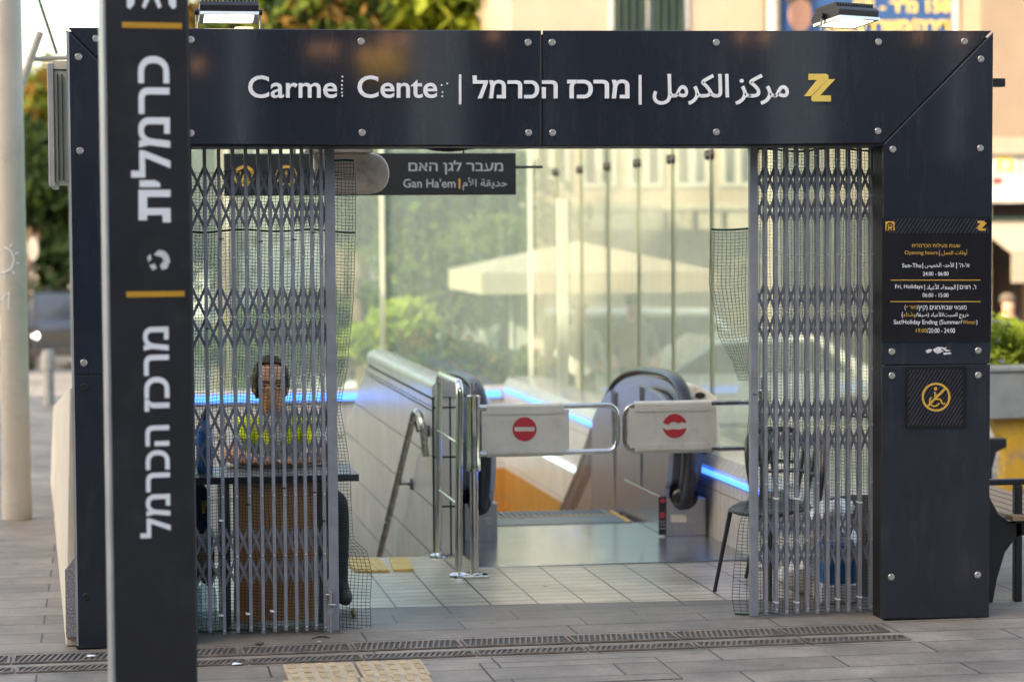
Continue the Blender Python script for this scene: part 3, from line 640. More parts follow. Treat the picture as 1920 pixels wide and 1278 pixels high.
for (x0, x1, y) in ((229, 341, 47), (237, 346, 552)):
    (u0, z), (u1, _) = upx(x0, y), upx(x1, y); tbox(MB(), u0, u1, .056, .058, z-.01, z+.01).build('divider', 'orangeline', tt)
def tpoly(b, pts, h=.0015):
    q = [TT(upx(*p)[0], .056, upx(*p)[1]) for p in pts]; n = len(q); nn = Vector((sa, -ca, 0))*h
    b.add(q+[p+nn for p in q], [tuple(range(n)), tuple(range(n, 2*n))]+[(i, n+i, n+(i+1) % n, (i+1) % n) for i in range(n)])
b = MB()
for q in ([(238, -60), (252, -60), (252, 8), (244, 18), (238, 14)], [(316, -60), (330, -60), (330, 14), (324, 18), (316, 8)], [(268, -30), (300, -30), (300, -6), (268, -6)], [(272, -4), (282, -4), (272, 17), (266, 13)], [(288, -4), (297, -4), (303, 13), (297, 17)]): tpoly(b, q)
b.build('pictogram', 'white', tt)
b = MB(); tpoly(b, [(297+40*math.cos(a), 487+44*math.sin(a)) for a in np.linspace(0, 2*PI, 24)[:-1]], .001); b.build('sticker', 'black', tt)
b = MB()
for q in ([(288, 478), (297, 468), (308, 470), (316, 478), (319, 490), (313, 503), (303, 506), (300, 497), (307, 489), (303, 482)], [(276, 482), (282, 476), (284, 486), (278, 492)], [(280, 497), (290, 494), (294, 503), (286, 507)]): tpoly(b, q, .0018)
b.build('sticker_print', 'sticker', tt)
b = MB()                                          # last letter of the upper word, drawn as strokes
tz = lambda *q: [(x/2.973, y/2.973) for x, y in q]
tpoly(b, tz((772, 1058), (950, 1058), (950, 1098), (820, 1098), (820, 1160), (950, 1160), (952, 1240), (908, 1240), (905, 1198), (820, 1200), (820, 1228), (772, 1228)), .002); b.build('lettering', 'white', tt)
# back of the totem: route line as seen mirrored in the post panel
b = MB()
for q in ((-.06, .06, 2.43, 2.44), (-.002, .002, 1.2, 2.1)): tbox(b, q[0], q[1], -.0565, -.055, q[2], q[3])
for z in (1.2, 1.42, 1.65, 1.88, 2.1): tbox(b, -.008, .008, -.057, -.055, z-.008, z+.008)
b.build('route_line', 'orangeline', tt)

# ================================================================== FLOODLIGHTS on the header
def floodlight(cx_, label, rotz, tilt):
    t = thing('floodlight', (0, 0, 0), label, 'floodlight', 'floodlights on the portal header')
    W = .135
    b = MB(); b.prism([(-.10, -.02), (.08, -.02), (.09, .0), (.06, .03), (-.09, .03), (-.11, .01)], -W, W, 'x')
    for i in range(15): x = -W+.012+i*(2*W-.024)/14; b.box(x-.004, x+.004, -.085, .055, .03, .052)
    b.build('housing', 'lampbody', t, bevel=.003)
    MB().box(-.112, .112, -.088, .058, -.027, -.0205).build('lamp_glass', 'lamp', t)
    b = MB(); b.box(-W, W, -.108, -.0885, -.034, -.0205); b.box(-W, W, .0585, .078, -.034, -.0205); b.box(-W, -.1125, -.0885, .0585, -.034, -.0205); b.box(.1125, W, -.0885, .0585, -.034, -.0205)
    b.build('reflector_rim', 'lampchrome', t)
    for o in kids(t): o.rotation_euler = (rad(tilt), 0, 0); o.location = (0, 0, .098)
    b = MB(); b.tube(fillet([(-W-.012, 0, .1), (-W-.012, .01, .012), (W+.012, .01, .012), (W+.012, 0, .1)], .02), .005, 6); b.build('yoke', 'alu', t, smooth=True)
    for sx in (-1, 1):
        b = MB(); b.cyl((sx*(W+.001), 0, .1), (sx*(W+.022), 0, .1), .014, n=12); b.build('pivot_knob', 'black', t, smooth=True)
    MB().box(.03, .115, -.03, .04, .001, .03).build('foot_block', 'cream', t, bevel=.003)
    t.location = (cx_, .12, 2.826); t.rotation_euler = (0, 0, rad(rotz))
    return t
floodlight(.60, 'lit floodlight above the left end of the header near the totem', 0, -9)
floodlight(3.56, 'lit floodlight turned sideways above the gold emblem on the header', 28, -10)

# ================================================================== FOLDING GATES
def folding_gate(bars, post, sgn, rows, rivs, label, extra, ztop=2.30, y=.25):
    """bars: photo x of each upright; post: its leading channel; sgn: side the channel stands on"""
    xs = [P(x, 700, y).x for x in bars]; x0, x1 = P(post[0], 700, y).x, P(post[1], 700, y).x
    t = thing('folding_gate', ((xs[0]+xs[-1])/2, y, 0), label, 'folding gate', 'folding scissor gates of the station')
    zz = [P(600 if sgn > 0 else 1500, r, y).z for r in rows]; zr = [P(600 if sgn > 0 else 1500, r, y).z for r in rivs]
    for i, x in enumerate(xs):
        z0 = .012+.006*math.sin(i*2.1)
        b = MB(); b.box(x-.0078, x+.0078, y-.009, y-.003, z0, ztop); b.box(x-.0078, x-.0058, y-.003, y+.003, z0, ztop); b.box(x+.0058, x+.0078, y-.003, y+.003, z0, ztop)
        b.box(x-.0078, x+.0078, y+.022, y+.028, z0, ztop)
        for z in zz+zr+[z0+.018]: b.lathe([(.0055, 0), (.0045, -.003), (.001, -.0045)], (x, y-.009, z), 8, 'y', mi=1)
        b.build('upright_bar', ['gate', 'rivet'], t)
    hh = .148
    allx = sorted(xs+extra)
    for z in zz:
        for a in range(len(allx)-2):
            xa, xc = allx[a], allx[a+2]
            b = MB(); b.bar((xa, y+.0065, z+hh), (xc, y+.0065, z-hh), .013, .004); b.bar((xa, y+.0125, z-hh), (xc, y+.0125, z+hh), .013, .004)
            b.build('cross_strap', 'gate2', t)
        # half straps at both ends
        for xa, xc in ((allx[0], allx[1]), (allx[-2], allx[-1])):
            b = MB(); lo = xa == allx[0]
            if lo: b.bar((xa, y+.0065, z), (xc, y+.0065, z-hh), .013, .004); b.bar((xa, y+.0125, z), (xc, y+.0125, z+hh), .013, .004)
            else: b.bar((xa, y+.0065, z+hh), (xc, y+.0065, z), .016, .004); b.bar((xa, y+.0125, z-hh), (xc, y+.0125, z), .016, .004)
            b.build('cross_strap', 'gate2', t)
    b = MB(); b.box(min(x0, x1), max(x0, x1), y-.012, y-.008, .008, ztop)
    b.box(min(x0, x1), min(x0, x1)+.004, y-.008, y+.03, .008, ztop); b.box(max(x0, x1)-.004, max(x0, x1), y-.008, y+.03, .008, ztop)
    b.build('lead_post', 'gate', t, bevel=.0015)
    return t, zz
LB = [361, 388.5, 415, 440.8, 465.2, 488.4, 510.6, 531.2, 551.6, 570, 588, 605.4]
gl, zzl = folding_gate(LB, (612.5, 631), 1, [370, 593, 815, 1038], [482, 703, 926], 'grey folding scissor gate on the left with its bolt at the foot', [P(621, 700, .25).x])
RB = [1435.4, 1455, 1474.5, 1494, 1513.5, 1532.5, 1551.5, 1571, 1591, 1612, 1634]
gr_, zzr = folding_gate(RB, (1406.5, 1420.5), -1, [366, 585, 798, 1013], [478, 693, 906], 'grey folding scissor gate on the right beside the opening hours post', [P(1414, 700, .25).x, P(1656, 700, .25).x])
# head track for both gates, bolts
MB().box(.41, 1.12, .235, .275, 2.301, 2.3015+.0).build('track', 'gate', gl) if False else None
b = MB(); b.pxprism([(614, 1101), (626, 1101), (626, 1184), (613, 1184)], .236, .006); b.build('bolt_plate', 'gate', gl)
b = MB(); b.cyl(P(619.5, 1108, .222), P(619.5, 1132, .222), .006, n=10); b.cyl(P(611, 1114, .222), P(619, 1114, .222), .004, n=8); b.cyl(P(616, 1133, .222), P(629, 1133, .222), .004, n=8); b.cyl(P(620, 1150, .222), P(620, 1192, .222), .004, n=8)
b.build('bolt', 'rivet', gl, smooth=True)
b = MB(); disc_px(b, 1416.5, 696, 4, .237, .003, n=14); b.pxprism([(1414, 697), (1419, 697), (1418.4, 708), (1414.6, 708)], .237, .003); b.build('lock_cylinder', 'rivet', gr_)
def ties(g, pts, m):
    for (x, y) in pts:
        c = P(x, y, .25); b = MB(); b.box(c.x-.0105, c.x+.0105, .237, .282, c.z-.003, c.z+.003); b.build('cable_tie', m, g)
ties(gl, [(415, 975), (415, 1153), (465.2, 1150), (510.6, 1145)], 'white'); ties(gl, [(388.5, 616), (465.2, 617), (510.6, 617), (415, 448), (488.4, 453), (551.6, 449), (588, 436), (531.2, 914), (588, 922), (605.4, 975), (465.2, 945)], 'black')
ties(gr_, [(1455, 934), (1494, 934), (1612, 941), (1455, 1128), (1494, 1128), (1571, 1122), (1612, 1118), (1455, 302), (1494, 308), (1532.5, 292), (1571, 299), (1612, 300)], 'white'); ties(gr_, [(1414, 739)], 'black')

# ================================================================== NETS
def interp(tab, y):
    if y <= tab[0][1]: return tab[0][0]
    for (x0, y0), (x1, y1) in zip(tab, tab[1:]):
        if y <= y1: return x0+(x1-x0)*(y-y0)/(y1-y0)
    return tab[-1][0]
def net_patch(left, right, top, bot, Y, amp, ph, cell=6.1, tw=.0024):
    """a knitted net hung as cloth: outline from tables, folds running down it"""
    xm = [interp(left, (top+bot)/2), interp(right, (top+bot)/2)]; nu = max(3, int((xm[1]-xm[0])/cell)); nv = int((bot-top)/cell)
    vs, fs = [], []
    for j in range(nv+1):
        y = top+(bot-top)*j/nv
        for i in range(nu+1):
            u = i/nu; xa, xb = interp(left, y), interp(right, y)
            fold = .6*math.sin(u*nu*.42+ph+1.3*math.sin(j*.021+ph))+.25*math.sin(u*nu*.83+ph*2+.9*math.sin(j*.05))
            x = xa+(xb-xa)*u+2.2*math.sin(u*nu*.45+ph+j*.03)+.9*math.sin(j*.13+u*nu*.2)
            yy = y+2.4*math.sin(u*nu*.3+ph*1.7)+1.2*math.sin(u*nu*.17+j*.03)
            q = P(x, yy, Y+amp*fold+.01*math.sin(j*.05+u*4)); vs.append(q)
    n = nu+1
    for j in range(nv):
        for i in range(nu): fs.append((j*n+i, j*n+i+1, (j+1)*n+i+1, (j+1)*n+i))
    return vs, fs, nu, nv, tw
def net(name, patches, label, hems):
    b = MB()
    for p in patches:
        vs, fs, nu, nv, tw = p; b.add(vs, fs)
    me = bpy.data.meshes.new(name); me.from_pydata(b.v, [], b.f); me.materials.append(K['net']); me.update()
    o = bpy.data.objects.new(name, me); COL.objects.link(o)
    md = o.modifiers.new('wire', 'WIREFRAME'); md.thickness = .0033; md.use_boundary = True; md.use_even_offset = False; md.use_replace = True
    tag(o, label, 'safety net')
    for h in hems:
        hb = MB(); hb.tube(h, .0055, 6); hb.build('hem', 'hem', o, smooth=True)
    return o
def row(p, j): vs, fs, nu, nv, tw = p; return vs[j*(nu+1):(j+1)*(nu+1)]
Lr = [(664, 300), (667, 410), (662, 560), (653, 690), (640, 762), (651, 830), (658, 881), (660, 936), (665, 1010), (690, 1032), (698, 1072), (693, 1130), (694, 1160)]
pa = net_patch([(358, 300), (358, 1190)], Lr, 322, 1182, .33, .024, .4)
pb = net_patch([(620, 290), (622, 450)], [(664, 290), (665, 450)], 302, 336, .335, .012, 1.9)
j1 = int((437-322)/6.1)
net('safety_net', [pa, pb], 'dark green knitted net hanging behind the left folding gate', [row(pa, j1), row(pa, pa[3]), row(pb, 0)])
pc = net_patch([(1416, 270), (1412, 1160)], [(1647, 270), (1648, 1160)], 281, 1152, .335, .03, 2.2)
pd = net_patch([(1335, 420), (1331, 530), (1345, 590), (1350, 625), (1378, 680), (1387, 712)], [(1411, 420), (1411, 712)], 428, 709, .33, .02, 4.1)
pe = net_patch([(1405, 770), (1400, 830), (1407, 930), (1390, 980), (1378, 1070), (1374, 1120), (1379, 1150)], [(1413, 770), (1413, 1150)], 772, 1150, .32, .012, 3.3)
net('safety_net', [pc, pd, pe], 'dark green knitted net with loose flaps behind the right folding gate', [row(pc, 0), row(pc, pc[3]), row(pd, 0), row(pe, pe[3]), row(pc, int(500/6.1))])

# ================================================================== INSIDE THE ENTRANCE
# passage sign
sg = thing('hanging_sign', (1.5, 2.5, 2.1), 'black hanging direction sign with pale Hebrew English and Arabic lettering', 'sign')
SY2 = 2.5
q0, q1 = P(420, 288, SY2), P(968, 365, SY2)
MB().box(q0.x, q1.x, SY2, SY2+.06, q1.z, q0.z).build('board', 'signblack', sg, bevel=.004)
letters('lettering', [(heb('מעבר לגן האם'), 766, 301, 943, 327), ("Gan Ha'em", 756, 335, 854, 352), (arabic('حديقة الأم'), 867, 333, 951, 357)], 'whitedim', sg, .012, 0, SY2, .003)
b = MB(); b.pxprism([(860, 335), (863, 335), (863, 354), (860, 354)], SY2-.002, .002); b.build('divider', 'gold', sg); b = MB()
disc_px(b, 458, 330, 20, SY2-.002, .002, r_in=14, n=24); b.pxprism([(450, 322), (466, 322), (466, 342), (450, 342)], SY2-.002, .002); b.build('pictogram', 'gold', sg); b = MB()
disc_px(b, 537, 330, 20, SY2-.002, .002, r_in=15, n=24); stroke_px(b, [(528, 330), (546, 330)], 4, SY2-.002, .002); stroke_px(b, [(537, 321), (537, 339)], 4, SY2-.002, .002)
b.build('pictogram', 'gold', sg)
b = MB(); e = P(1003, 313, SY2); b.cyl((q1.x, SY2+.03, e.z), (e.x+.05, SY2+.03, e.z), .008, n=8); b.build('support_rod', 'clamp', sg); b = MB(); b.cyl((q0.x+.4, SY2+.03, q0.z), (q0.x+.4, SY2+.03, q0.z+.5), .006, n=8); b.build('support_rod', 'clamp', sg); b = MB(); b.cyl((q1.x-.3, SY2+.03, q0.z), (q1.x-.3, SY2+.03, q0.z+.5), .006, n=8)
b.build('support_rod', 'clamp', sg)
# cream rounded unit and bracket
mu_ = thing('air_curtain', (1.2, .8, 2.1), 'worn cream rounded unit fixed under the header beside the left gate', 'air curtain')
m0, m1 = P(588, 288, .75), P(731, 362, .75); rr = (m0.z-m1.z)/2; zc = (m0.z+m1.z)/2
poly = [(m0.x, m0.z), (m1.x-rr*.8, m0.z)]+[(m1.x-rr*.8+rr*.8*math.sin(a), zc+rr*math.cos(a)) for a in np.linspace(.2, PI-.2, 10)]+[(m1.x-rr*.8, m1.z), (m0.x, m1.z)]
MB().prism(poly, .75, 1.0).build('casing', 'cream', mu_, bevel=.012, seg=3)
k0, k1 = P(572, 271, .7), P(700, 288, .7); MB().box(k0.x, k1.x, .7, .9, m0.z+.003, m0.z+.06).build('bracket', 'cream', mu_, bevel=.004)
# corrugated hose
pts = [P(x, y, .33) for x, y in ((770, 268), (790, 274), (815, 279), (840, 281), (865, 279), (890, 275), (912, 269))]
path = []
for i in range(len(pts)-1):
    for k in range(12): path.append(pts[i].lerp(pts[i+1], k/12))
b = MB(); b.tube(path, .011, 8, radii=[.0115 if i % 3 else .009 for i in range(len(path))]); tag(b.build('corrugated_hose', 'hose', smooth=True), 'black corrugated hose sagging below the header', 'hose')

# desk
dk = thing('reception_desk', (.82, .7, 0), 'attendant desk with dark top and reddish wood front panel behind the left gate', 'desk')
MB().box(.34, 1.222, .45, 1.0, .698, .732).build('desktop', 'desk', dk, bevel=.003)
MB().box(.615, 1.02, .5, .525, .02, .697).build('front_panel', 'wood', dk, bevel=.002)
for x in (.56, 1.03): MB().box(x, x+.04, .53, .95, .003, .697).build('side_panel', 'steeldark', dk)
# things on and beside the desk
bt = thing('blue_bottle', (.49, .7, .732), 'blue plastic bottle with dark cap standing on the desk top', 'bottle')
b = MB(); b.lathe([(.001, .733), (.038, .733), (.04, .75), (.04, .93), (.03, .965), (.016, .985), (.016, .995)], (.49, .7, 0), 18); b.build('bottle_body', 'bluep', bt, smooth=True)
b = MB(); b.lathe([(.018, .996), (.018, 1.02), (.001, 1.021)], (.49, .7, 0), 14); b.build('cap', 'bluebag', bt, smooth=True)
b = MB(); b.lathe([(.001, .733), (.035, .733), (.04, .75), (.036, .79), (.02, .80), (.001, .80)], (.405, .66, 0), 16)
tag(b.build('yellow_cup', 'yellowp', smooth=True), 'small yellow cup at the far left of the desk top', 'cup')
bb = thing('shoulder_bag', (.42, .8, .45), 'dark blue bag with a yellow mark under the desk on the left', 'bag')
b = MB(); b.box(.33, .50, .70, .86, .43, .66); b.build('bag_body', 'bluebag', bb, bevel=.02, seg=3)
b = MB(); b.pxprism([(378, 938), (386, 936), (388, 945), (384, 955), (386, 962), (379, 963)], .699, .003); b.build('mark', 'yellowp', bb)
cb_ = thing('cardboard_box', (.43, .8, .18), 'small brown cardboard box stacked below the blue bag', 'box')
MB().box(.32, .53, .68, .88, .2, .37).build('carton', 'card', cb_, bevel=.003); MB().box(.325, .525, .683, .877, .3705, .43).build('white_pack', 'whitebag', cb_, bevel=.01)
for dx, dy, lb in ((-.06, 0, 'clear plastic water bottle on the floor behind the left gate, nearest the totem'), (.05, .02, 'clear plastic water bottle on the floor behind the left gate, nearest the desk front'), (-.02, .11, 'clear plastic water bottle on the floor behind the left gate, rearmost of three')):
    wb = thing('water_bottle', (.44+dx, .73+dy, 0), lb, 'water bottle', 'water bottles under the desk')
    b = MB(); b.lathe([(.001, .004), (.05, .004), (.052, .02), (.05, .06), (.052, .08), (.05, .12), (.045, .15), (.018, .18)], (.44+dx, .73+dy, 0), 16); b.build('bottle_body', 'clear', wb, smooth=True)
    b = MB(); b.lathe([(.02, .181), (.02, .2), (.001, .201)], (.44+dx, .73+dy, 0), 12); b.build('cap', 'bluep', wb, smooth=True)
# stone lump and litter on the ground
def lump(name, c, r, m, label, cat):
    b = MB(); b.ell(c, r, 10, 7); b.v = [tuple(np.array(v)+rng.normal(0, min(r)*.12, 3)) for v in b.v]
    tag(b.build(name, m, smooth=True), label, cat)
g = G(664, 1148, .02); lump('stone', (g.x, g.y, .022), (.017, .02, .024), 'card', 'brown lump of stone holding down the corner of the left net', 'stone')
g = G(611, 1205); lump('bottle_cap', (g.x-.03, g.y, .006), (.014, .009, .006), 'whitedim', 'small pale scrap of litter next to the grate under the left gate', 'litter')
g = G(487, 1208); lump('dry_leaf', (g.x, g.y, .007), (.022, .012, .007), 'bark', 'dry brown leaf lying in front of the left gate', 'leaf')
b = MB(); b.tube([G(586, 1197), G(596, 1194.5)+Vector((0, 0, .004)), G(608, 1194)+Vector((0, 0, .004)), G(618, 1195.5)], .004, 6); tag(b.build('dropped_cable_tie', 'black'), 'black cable tie dropped on the paving by the gate bolt', 'cable tie')
for i, (px_, py_) in enumerate(((172, 1232), (445, 1247))):
    g = G(px_, py_); b = MB(); b.add([(g.x-.025, g.y-.01, .006), (g.x+.02, g.y-.014, .01), (g.x+.028, g.y+.012, .005), (g.x-.018, g.y+.014, .012), (g.x, g.y, .014)], [(0, 1, 4), (1, 2, 4), (2, 3, 4), (3, 0, 4)])
    tag(b.build('paper_scrap', 'white'), ['white paper scrap on the far left drain', 'white paper scrap beside the totem foot'][i], 'litter')

# ================================================================== PERSON behind the desk
def person_body():
    """one skin surface grown on a seated skeleton"""
    J = {'pel': ((.90, 1.34, .53), .13), 'bel': ((.895, 1.33, .66), .125), 'che': ((.885, 1.29, .82), .135), 'sho': ((.88, 1.26, .90), .10), 'nec': ((.865, 1.22, .985), .055), 'hd0': ((.855, 1.19, 1.04), .06),
         'hd1': ((.85, 1.175, 1.12), .082), 'hd2': ((.85, 1.19, 1.185), .086), 'hd3': ((.85, 1.2, 1.235), .06),
         'sl': ((1.055, 1.27, .90), .068), 'el': ((1.13, 1.06, .775), .046), 'wl': ((.985, .9, .765), .03), 'hl': ((.93, .875, .76), .03),
         'sr': ((.70, 1.25, .895), .068), 're': ((.635, 1.04, .775), .046), 'wr': ((.77, .88, .765), .03), 'hr': ((.825, .865, .76), .03),
         'kl0': ((.99, 1.3, .5), .1), 'kl': ((1.165, .97, .55), .068), 'al': ((1.17, 1.0, .11), .048), 'fl': ((1.2, .87, .04), .042),
         'kr0': ((.81, 1.3, .5), .1), 'kr': ((.72, .95, .53), .068), 'ar': ((.70, 1.02, .11), .048), 'fr': ((.70, .93, .045), .04)}
    E = [('pel', 'bel'), ('bel', 'che'), ('che', 'sho'), ('sho', 'nec'), ('nec', 'hd0'), ('hd0', 'hd1'), ('hd1', 'hd2'), ('hd2', 'hd3'), ('sho', 'sl'), ('sl', 'el'), ('el', 'wl'), ('wl', 'hl'), ('sho', 'sr'), ('sr', 're'), ('re', 'wr'), ('wr', 'hr'),
         ('pel', 'kl0'), ('kl0', 'kl'), ('kl', 'al'), ('al', 'fl'), ('pel', 'kr0'), ('kr0', 'kr'), ('kr', 'ar'), ('ar', 'fr')]
    for s_, base, tip, dx in (('l', (.93, .875, .76), (.90, .86, .757), -1), ('r', (.825, .865, .76), (.855, .852, .757), 1)):
        for i, (dy, ln) in enumerate(((-.028, .05), (-.011, .062), (.007, .066), (.024, .06))):
            a, b_ = f'f{s_}{i}a', f'f{s_}{i}b'
            J[a] = ((base[0]+dx*ln*.55, base[1]+dy, .764), .0095); J[b_] = ((base[0]+dx*ln, base[1]+dy-.006, .752), .008)
            E += [('h'+s_, a), (a, b_)]
        J['t'+s_] = ((base[0]+dx*.015, base[1]-.05, .757), .01); E.append(('h'+s_, 't'+s_))
    nm = list(J); me = bpy.data.meshes.new('person'); me.from_pydata([J[k][0] for k in nm], [(nm.index(a), nm.index(b)) for a, b in E], [])
    o = bpy.data.objects.new('person', me); COL.objects.link(o)
    o.modifiers.new('skin', 'SKIN'); sd = o.modifiers.new('sub', 'SUBSURF'); sd.levels = 3; sd.render_levels = 3
    for i, k in enumerate(nm):
        me.skin_vertices[0].data[i].radius = (J[k][1], J[k][1]); me.skin_vertices[0].data[i].use_root = (k == 'pel')
    dg = bpy.context.evaluated_depsgraph_get(); m2 = bpy.data.meshes.new_from_object(o.evaluated_get(dg)); bpy.data.objects.remove(o)
    V = np.array([v.co[:] for v in m2.vertices])
    hd = V[:, 2] > 1.02                          # skull narrower than deep, chin and brow drawn out
    c = np.array((.85, 1.19, 1.13)); q = V[hd]-c; q[:, 0] *= .92; q[:, 1] *= 1.08; V[hd] = q+c
    for i in range(len(V)):
        x, y, z = V[i]
        if z > 1.0 and y < 1.14:
            V[i, 1] -= .03*math.exp(-((x-.85)/.012)**2-((z-1.098)/.02)**2)+.014*math.exp(-((x-.85)/.011)**2-((z-1.125)/.022)**2)   # nose
            V[i, 1] -= .008*math.exp(-((x-.85)/.045)**2-((z-1.147)/.01)**2)       # brow
            V[i, 1] += .007*math.exp(-((x-.85)/.022)**2-((z-1.066)/.006)**2)      # mouth line
            V[i, 1] += .008*(math.exp(-((x-.815)/.016)**2-((z-1.075)/.02)**2)+math.exp(-((x-.885)/.016)**2-((z-1.075)/.02)**2))
            V[i, 0] += -(x-.85)*.22*math.exp(-((z-1.03)/.035)**2)                 # narrower jaw
            V[i, 1] += .012*(math.exp(-((x-.818)/.017)**2-((z-1.128)/.014)**2)+math.exp(-((x-.882)/.017)**2-((z-1.128)/.014)**2))
            V[i, 1] -= .012*math.exp(-((x-.85)/.03)**2-((z-1.05)/.018)**2)
    m2.vertices.foreach_set('co', V.ravel())
    for k in ('skin', 'shirt', 'trouser', 'shoe'): m2.materials.append(K[k])
    for p in m2.polygons:
        x, y, z = p.center; p.use_smooth = True
        arm = abs(x-.88) > .2 and z > .7
        if z > .985: p.material_index = 0
        elif y < 1.0 and z > .7 and abs(x-.88) < .215: p.material_index = 0
        elif y < 1.06 and z > .7: p.material_index = 0
        elif z < .1: p.material_index = 3
        elif z < .62: p.material_index = 2
        else: p.material_index = 1
    m2.update(); o = bpy.data.objects.new('person', m2); COL.objects.link(o); return o
pn = person_body(); tag(pn, 'person in a yellow hi-vis vest and glasses seated at the desk behind the left gate', 'person')
# hair shell, beard-free face; glasses; vest
def ellshell(c, r, keep, n=28, k=18):
    b = MB(); b.ell(c, r, n, k); fs = [f for f in b.f if keep(np.mean([b.v[i] for i in f], 0))]; b.f = fs; b.m = [0]*len(fs); return b
hb = ellshell((.85, 1.2, 1.14), (.088, .104, .122), lambda p: p[2] > 1.245-.25*max(0, p[1]-1.12) and (p[1] > 1.1) or (p[1] > 1.2 and p[2] > 1.06) or (abs(p[0]-.85) > .066 and p[2] > 1.115 and p[1] > 1.145), 44, 30)
hb.v = [tuple(np.array(v)+(np.array(v)-np.array((.85, 1.2, 1.14)))*(.07*math.sin(v[0]*260+v[2]*140)*math.sin(v[1]*230+v[2]*190)+.03*rng.normal())) for v in hb.v]
o = hb.build('hair', 'hair', pn, smooth=True); sm = o.modifiers.new('sol', 'SOLIDIFY'); sm.thickness = .009; sm.offset = 1
fy = lambda x, z: min((v.co.y for v in pn.data.vertices if abs(v.co.x-x) < .008 and abs(v.co.z-z) < .008), default=1.1)
b = MB()
for sx in (-1, 1):
    cx_ = .85+sx*.034; b.tube([(cx_+.026*math.cos(a), 1.07, 1.122+.019*math.sin(a)) for a in np.linspace(0, 2*PI, 17)[:-1]], .002, 6, closed=True)
    b.tube([(.85+sx*.06, 1.071, 1.126), (.85+sx*.084, 1.1, 1.13), (.85+sx*.086, 1.19, 1.132)], .002, 5)
b.tube([(.842, 1.07, 1.126), (.85, 1.067, 1.129), (.858, 1.07, 1.126)], .002, 5); b.build('glasses', 'black', pn)
for sx in (-1, 1):
    MB().ell((.85+sx*.08, 1.2, 1.115), (.011, .022, .032), 10, 8).build('ear', 'skin', pn, smooth=True)
    ex = .85+sx*.033; MB().ell((ex, fy(ex, 1.122)+.002, 1.122), (.012, .005, .0055), 12, 8).build('eye', 'eyedark', pn, smooth=True)
    b = MB(); b.tube([(.85+sx*u, fy(.85+sx*u, zz_)-.001, zz_) for u, zz_ in ((.014, 1.146), (.03, 1.152), (.05, 1.147))], .0045, 6); b.build('eyebrow', 'hair', pn, smooth=True)
b = MB(); b.tube([(.85+u, fy(.85+u, 1.066)-.0005, 1.066-.002*abs(u)/.02) for u in np.linspace(-.023, .023, 7)], .0032, 6); b.build('mouth', 'lips', pn, smooth=True)
# vest and its silver tape follow the torso surface
def clothes(name, m, keep, off):
    src = pn.data; fs = [p for p in src.polygons if keep(p.center)]; ids = sorted({i for p in fs for i in p.vertices}); mp_ = {i: k for k, i in enumerate(ids)}
    vs = [src.vertices[i].co+src.vertices[i].normal*off for i in ids]; ff = [[mp_[i] for i in p.vertices] for p in fs]; cnt = {}
    for f in ff:
        for a_, b_ in zip(f, f[1:]+f[:1]): cnt[frozenset((a_, b_))] = cnt.get(frozenset((a_, b_)), 0)+1
    nb = {}
    for e, c_ in cnt.items():
        if c_ == 1: a_, b_ = e; nb.setdefault(a_, []).append(b_); nb.setdefault(b_, []).append(a_)
    for _ in range(14):                           # even out the cut edges of the cloth
        new = {i: sum((vs[j] for j in q), Vector())/len(q) for i, q in nb.items()}
        for i, v in new.items(): vs[i] = vs[i]*.5+v*.5
    b = MB(); b.add(vs, ff)
    o = b.build(name, m, pn, smooth=True); sm = o.modifiers.new('sol', 'SOLIDIFY'); sm.thickness = .008; sm.offset = 1; return o
torso = lambda c: .55 < c.z < .955 and .03+.035*max(0, (c.z-.8)/.15) < abs(c.x-.88) < .2 and not (c.y < 1.1)
clothes('vest', 'hivis', torso, .008)
clothes('reflective_band', 'reflect', lambda c: torso(c) and .77 < c.z < .83, .019)
ch0 = thing('stool', (.9, 1.34, 0), 'dark stool the attendant sits on behind the desk', 'stool')
b = MB(); b.lathe([(.001, .40), (.19, .40), (.2, .415), (.19, .43), (.001, .432)], (.9, 1.34, 0), 20); b.build('seat', 'chair', ch0, smooth=True)
for a in (45, 135, 225, 315): c_, s_ = math.cos(rad(a)), math.sin(rad(a)); MB().cyl((.9+.13*c_, 1.34+.13*s_, .4), (.9+.18*c_, 1.34+.18*s_, .003), .012).build('leg', 'chairleg', ch0)

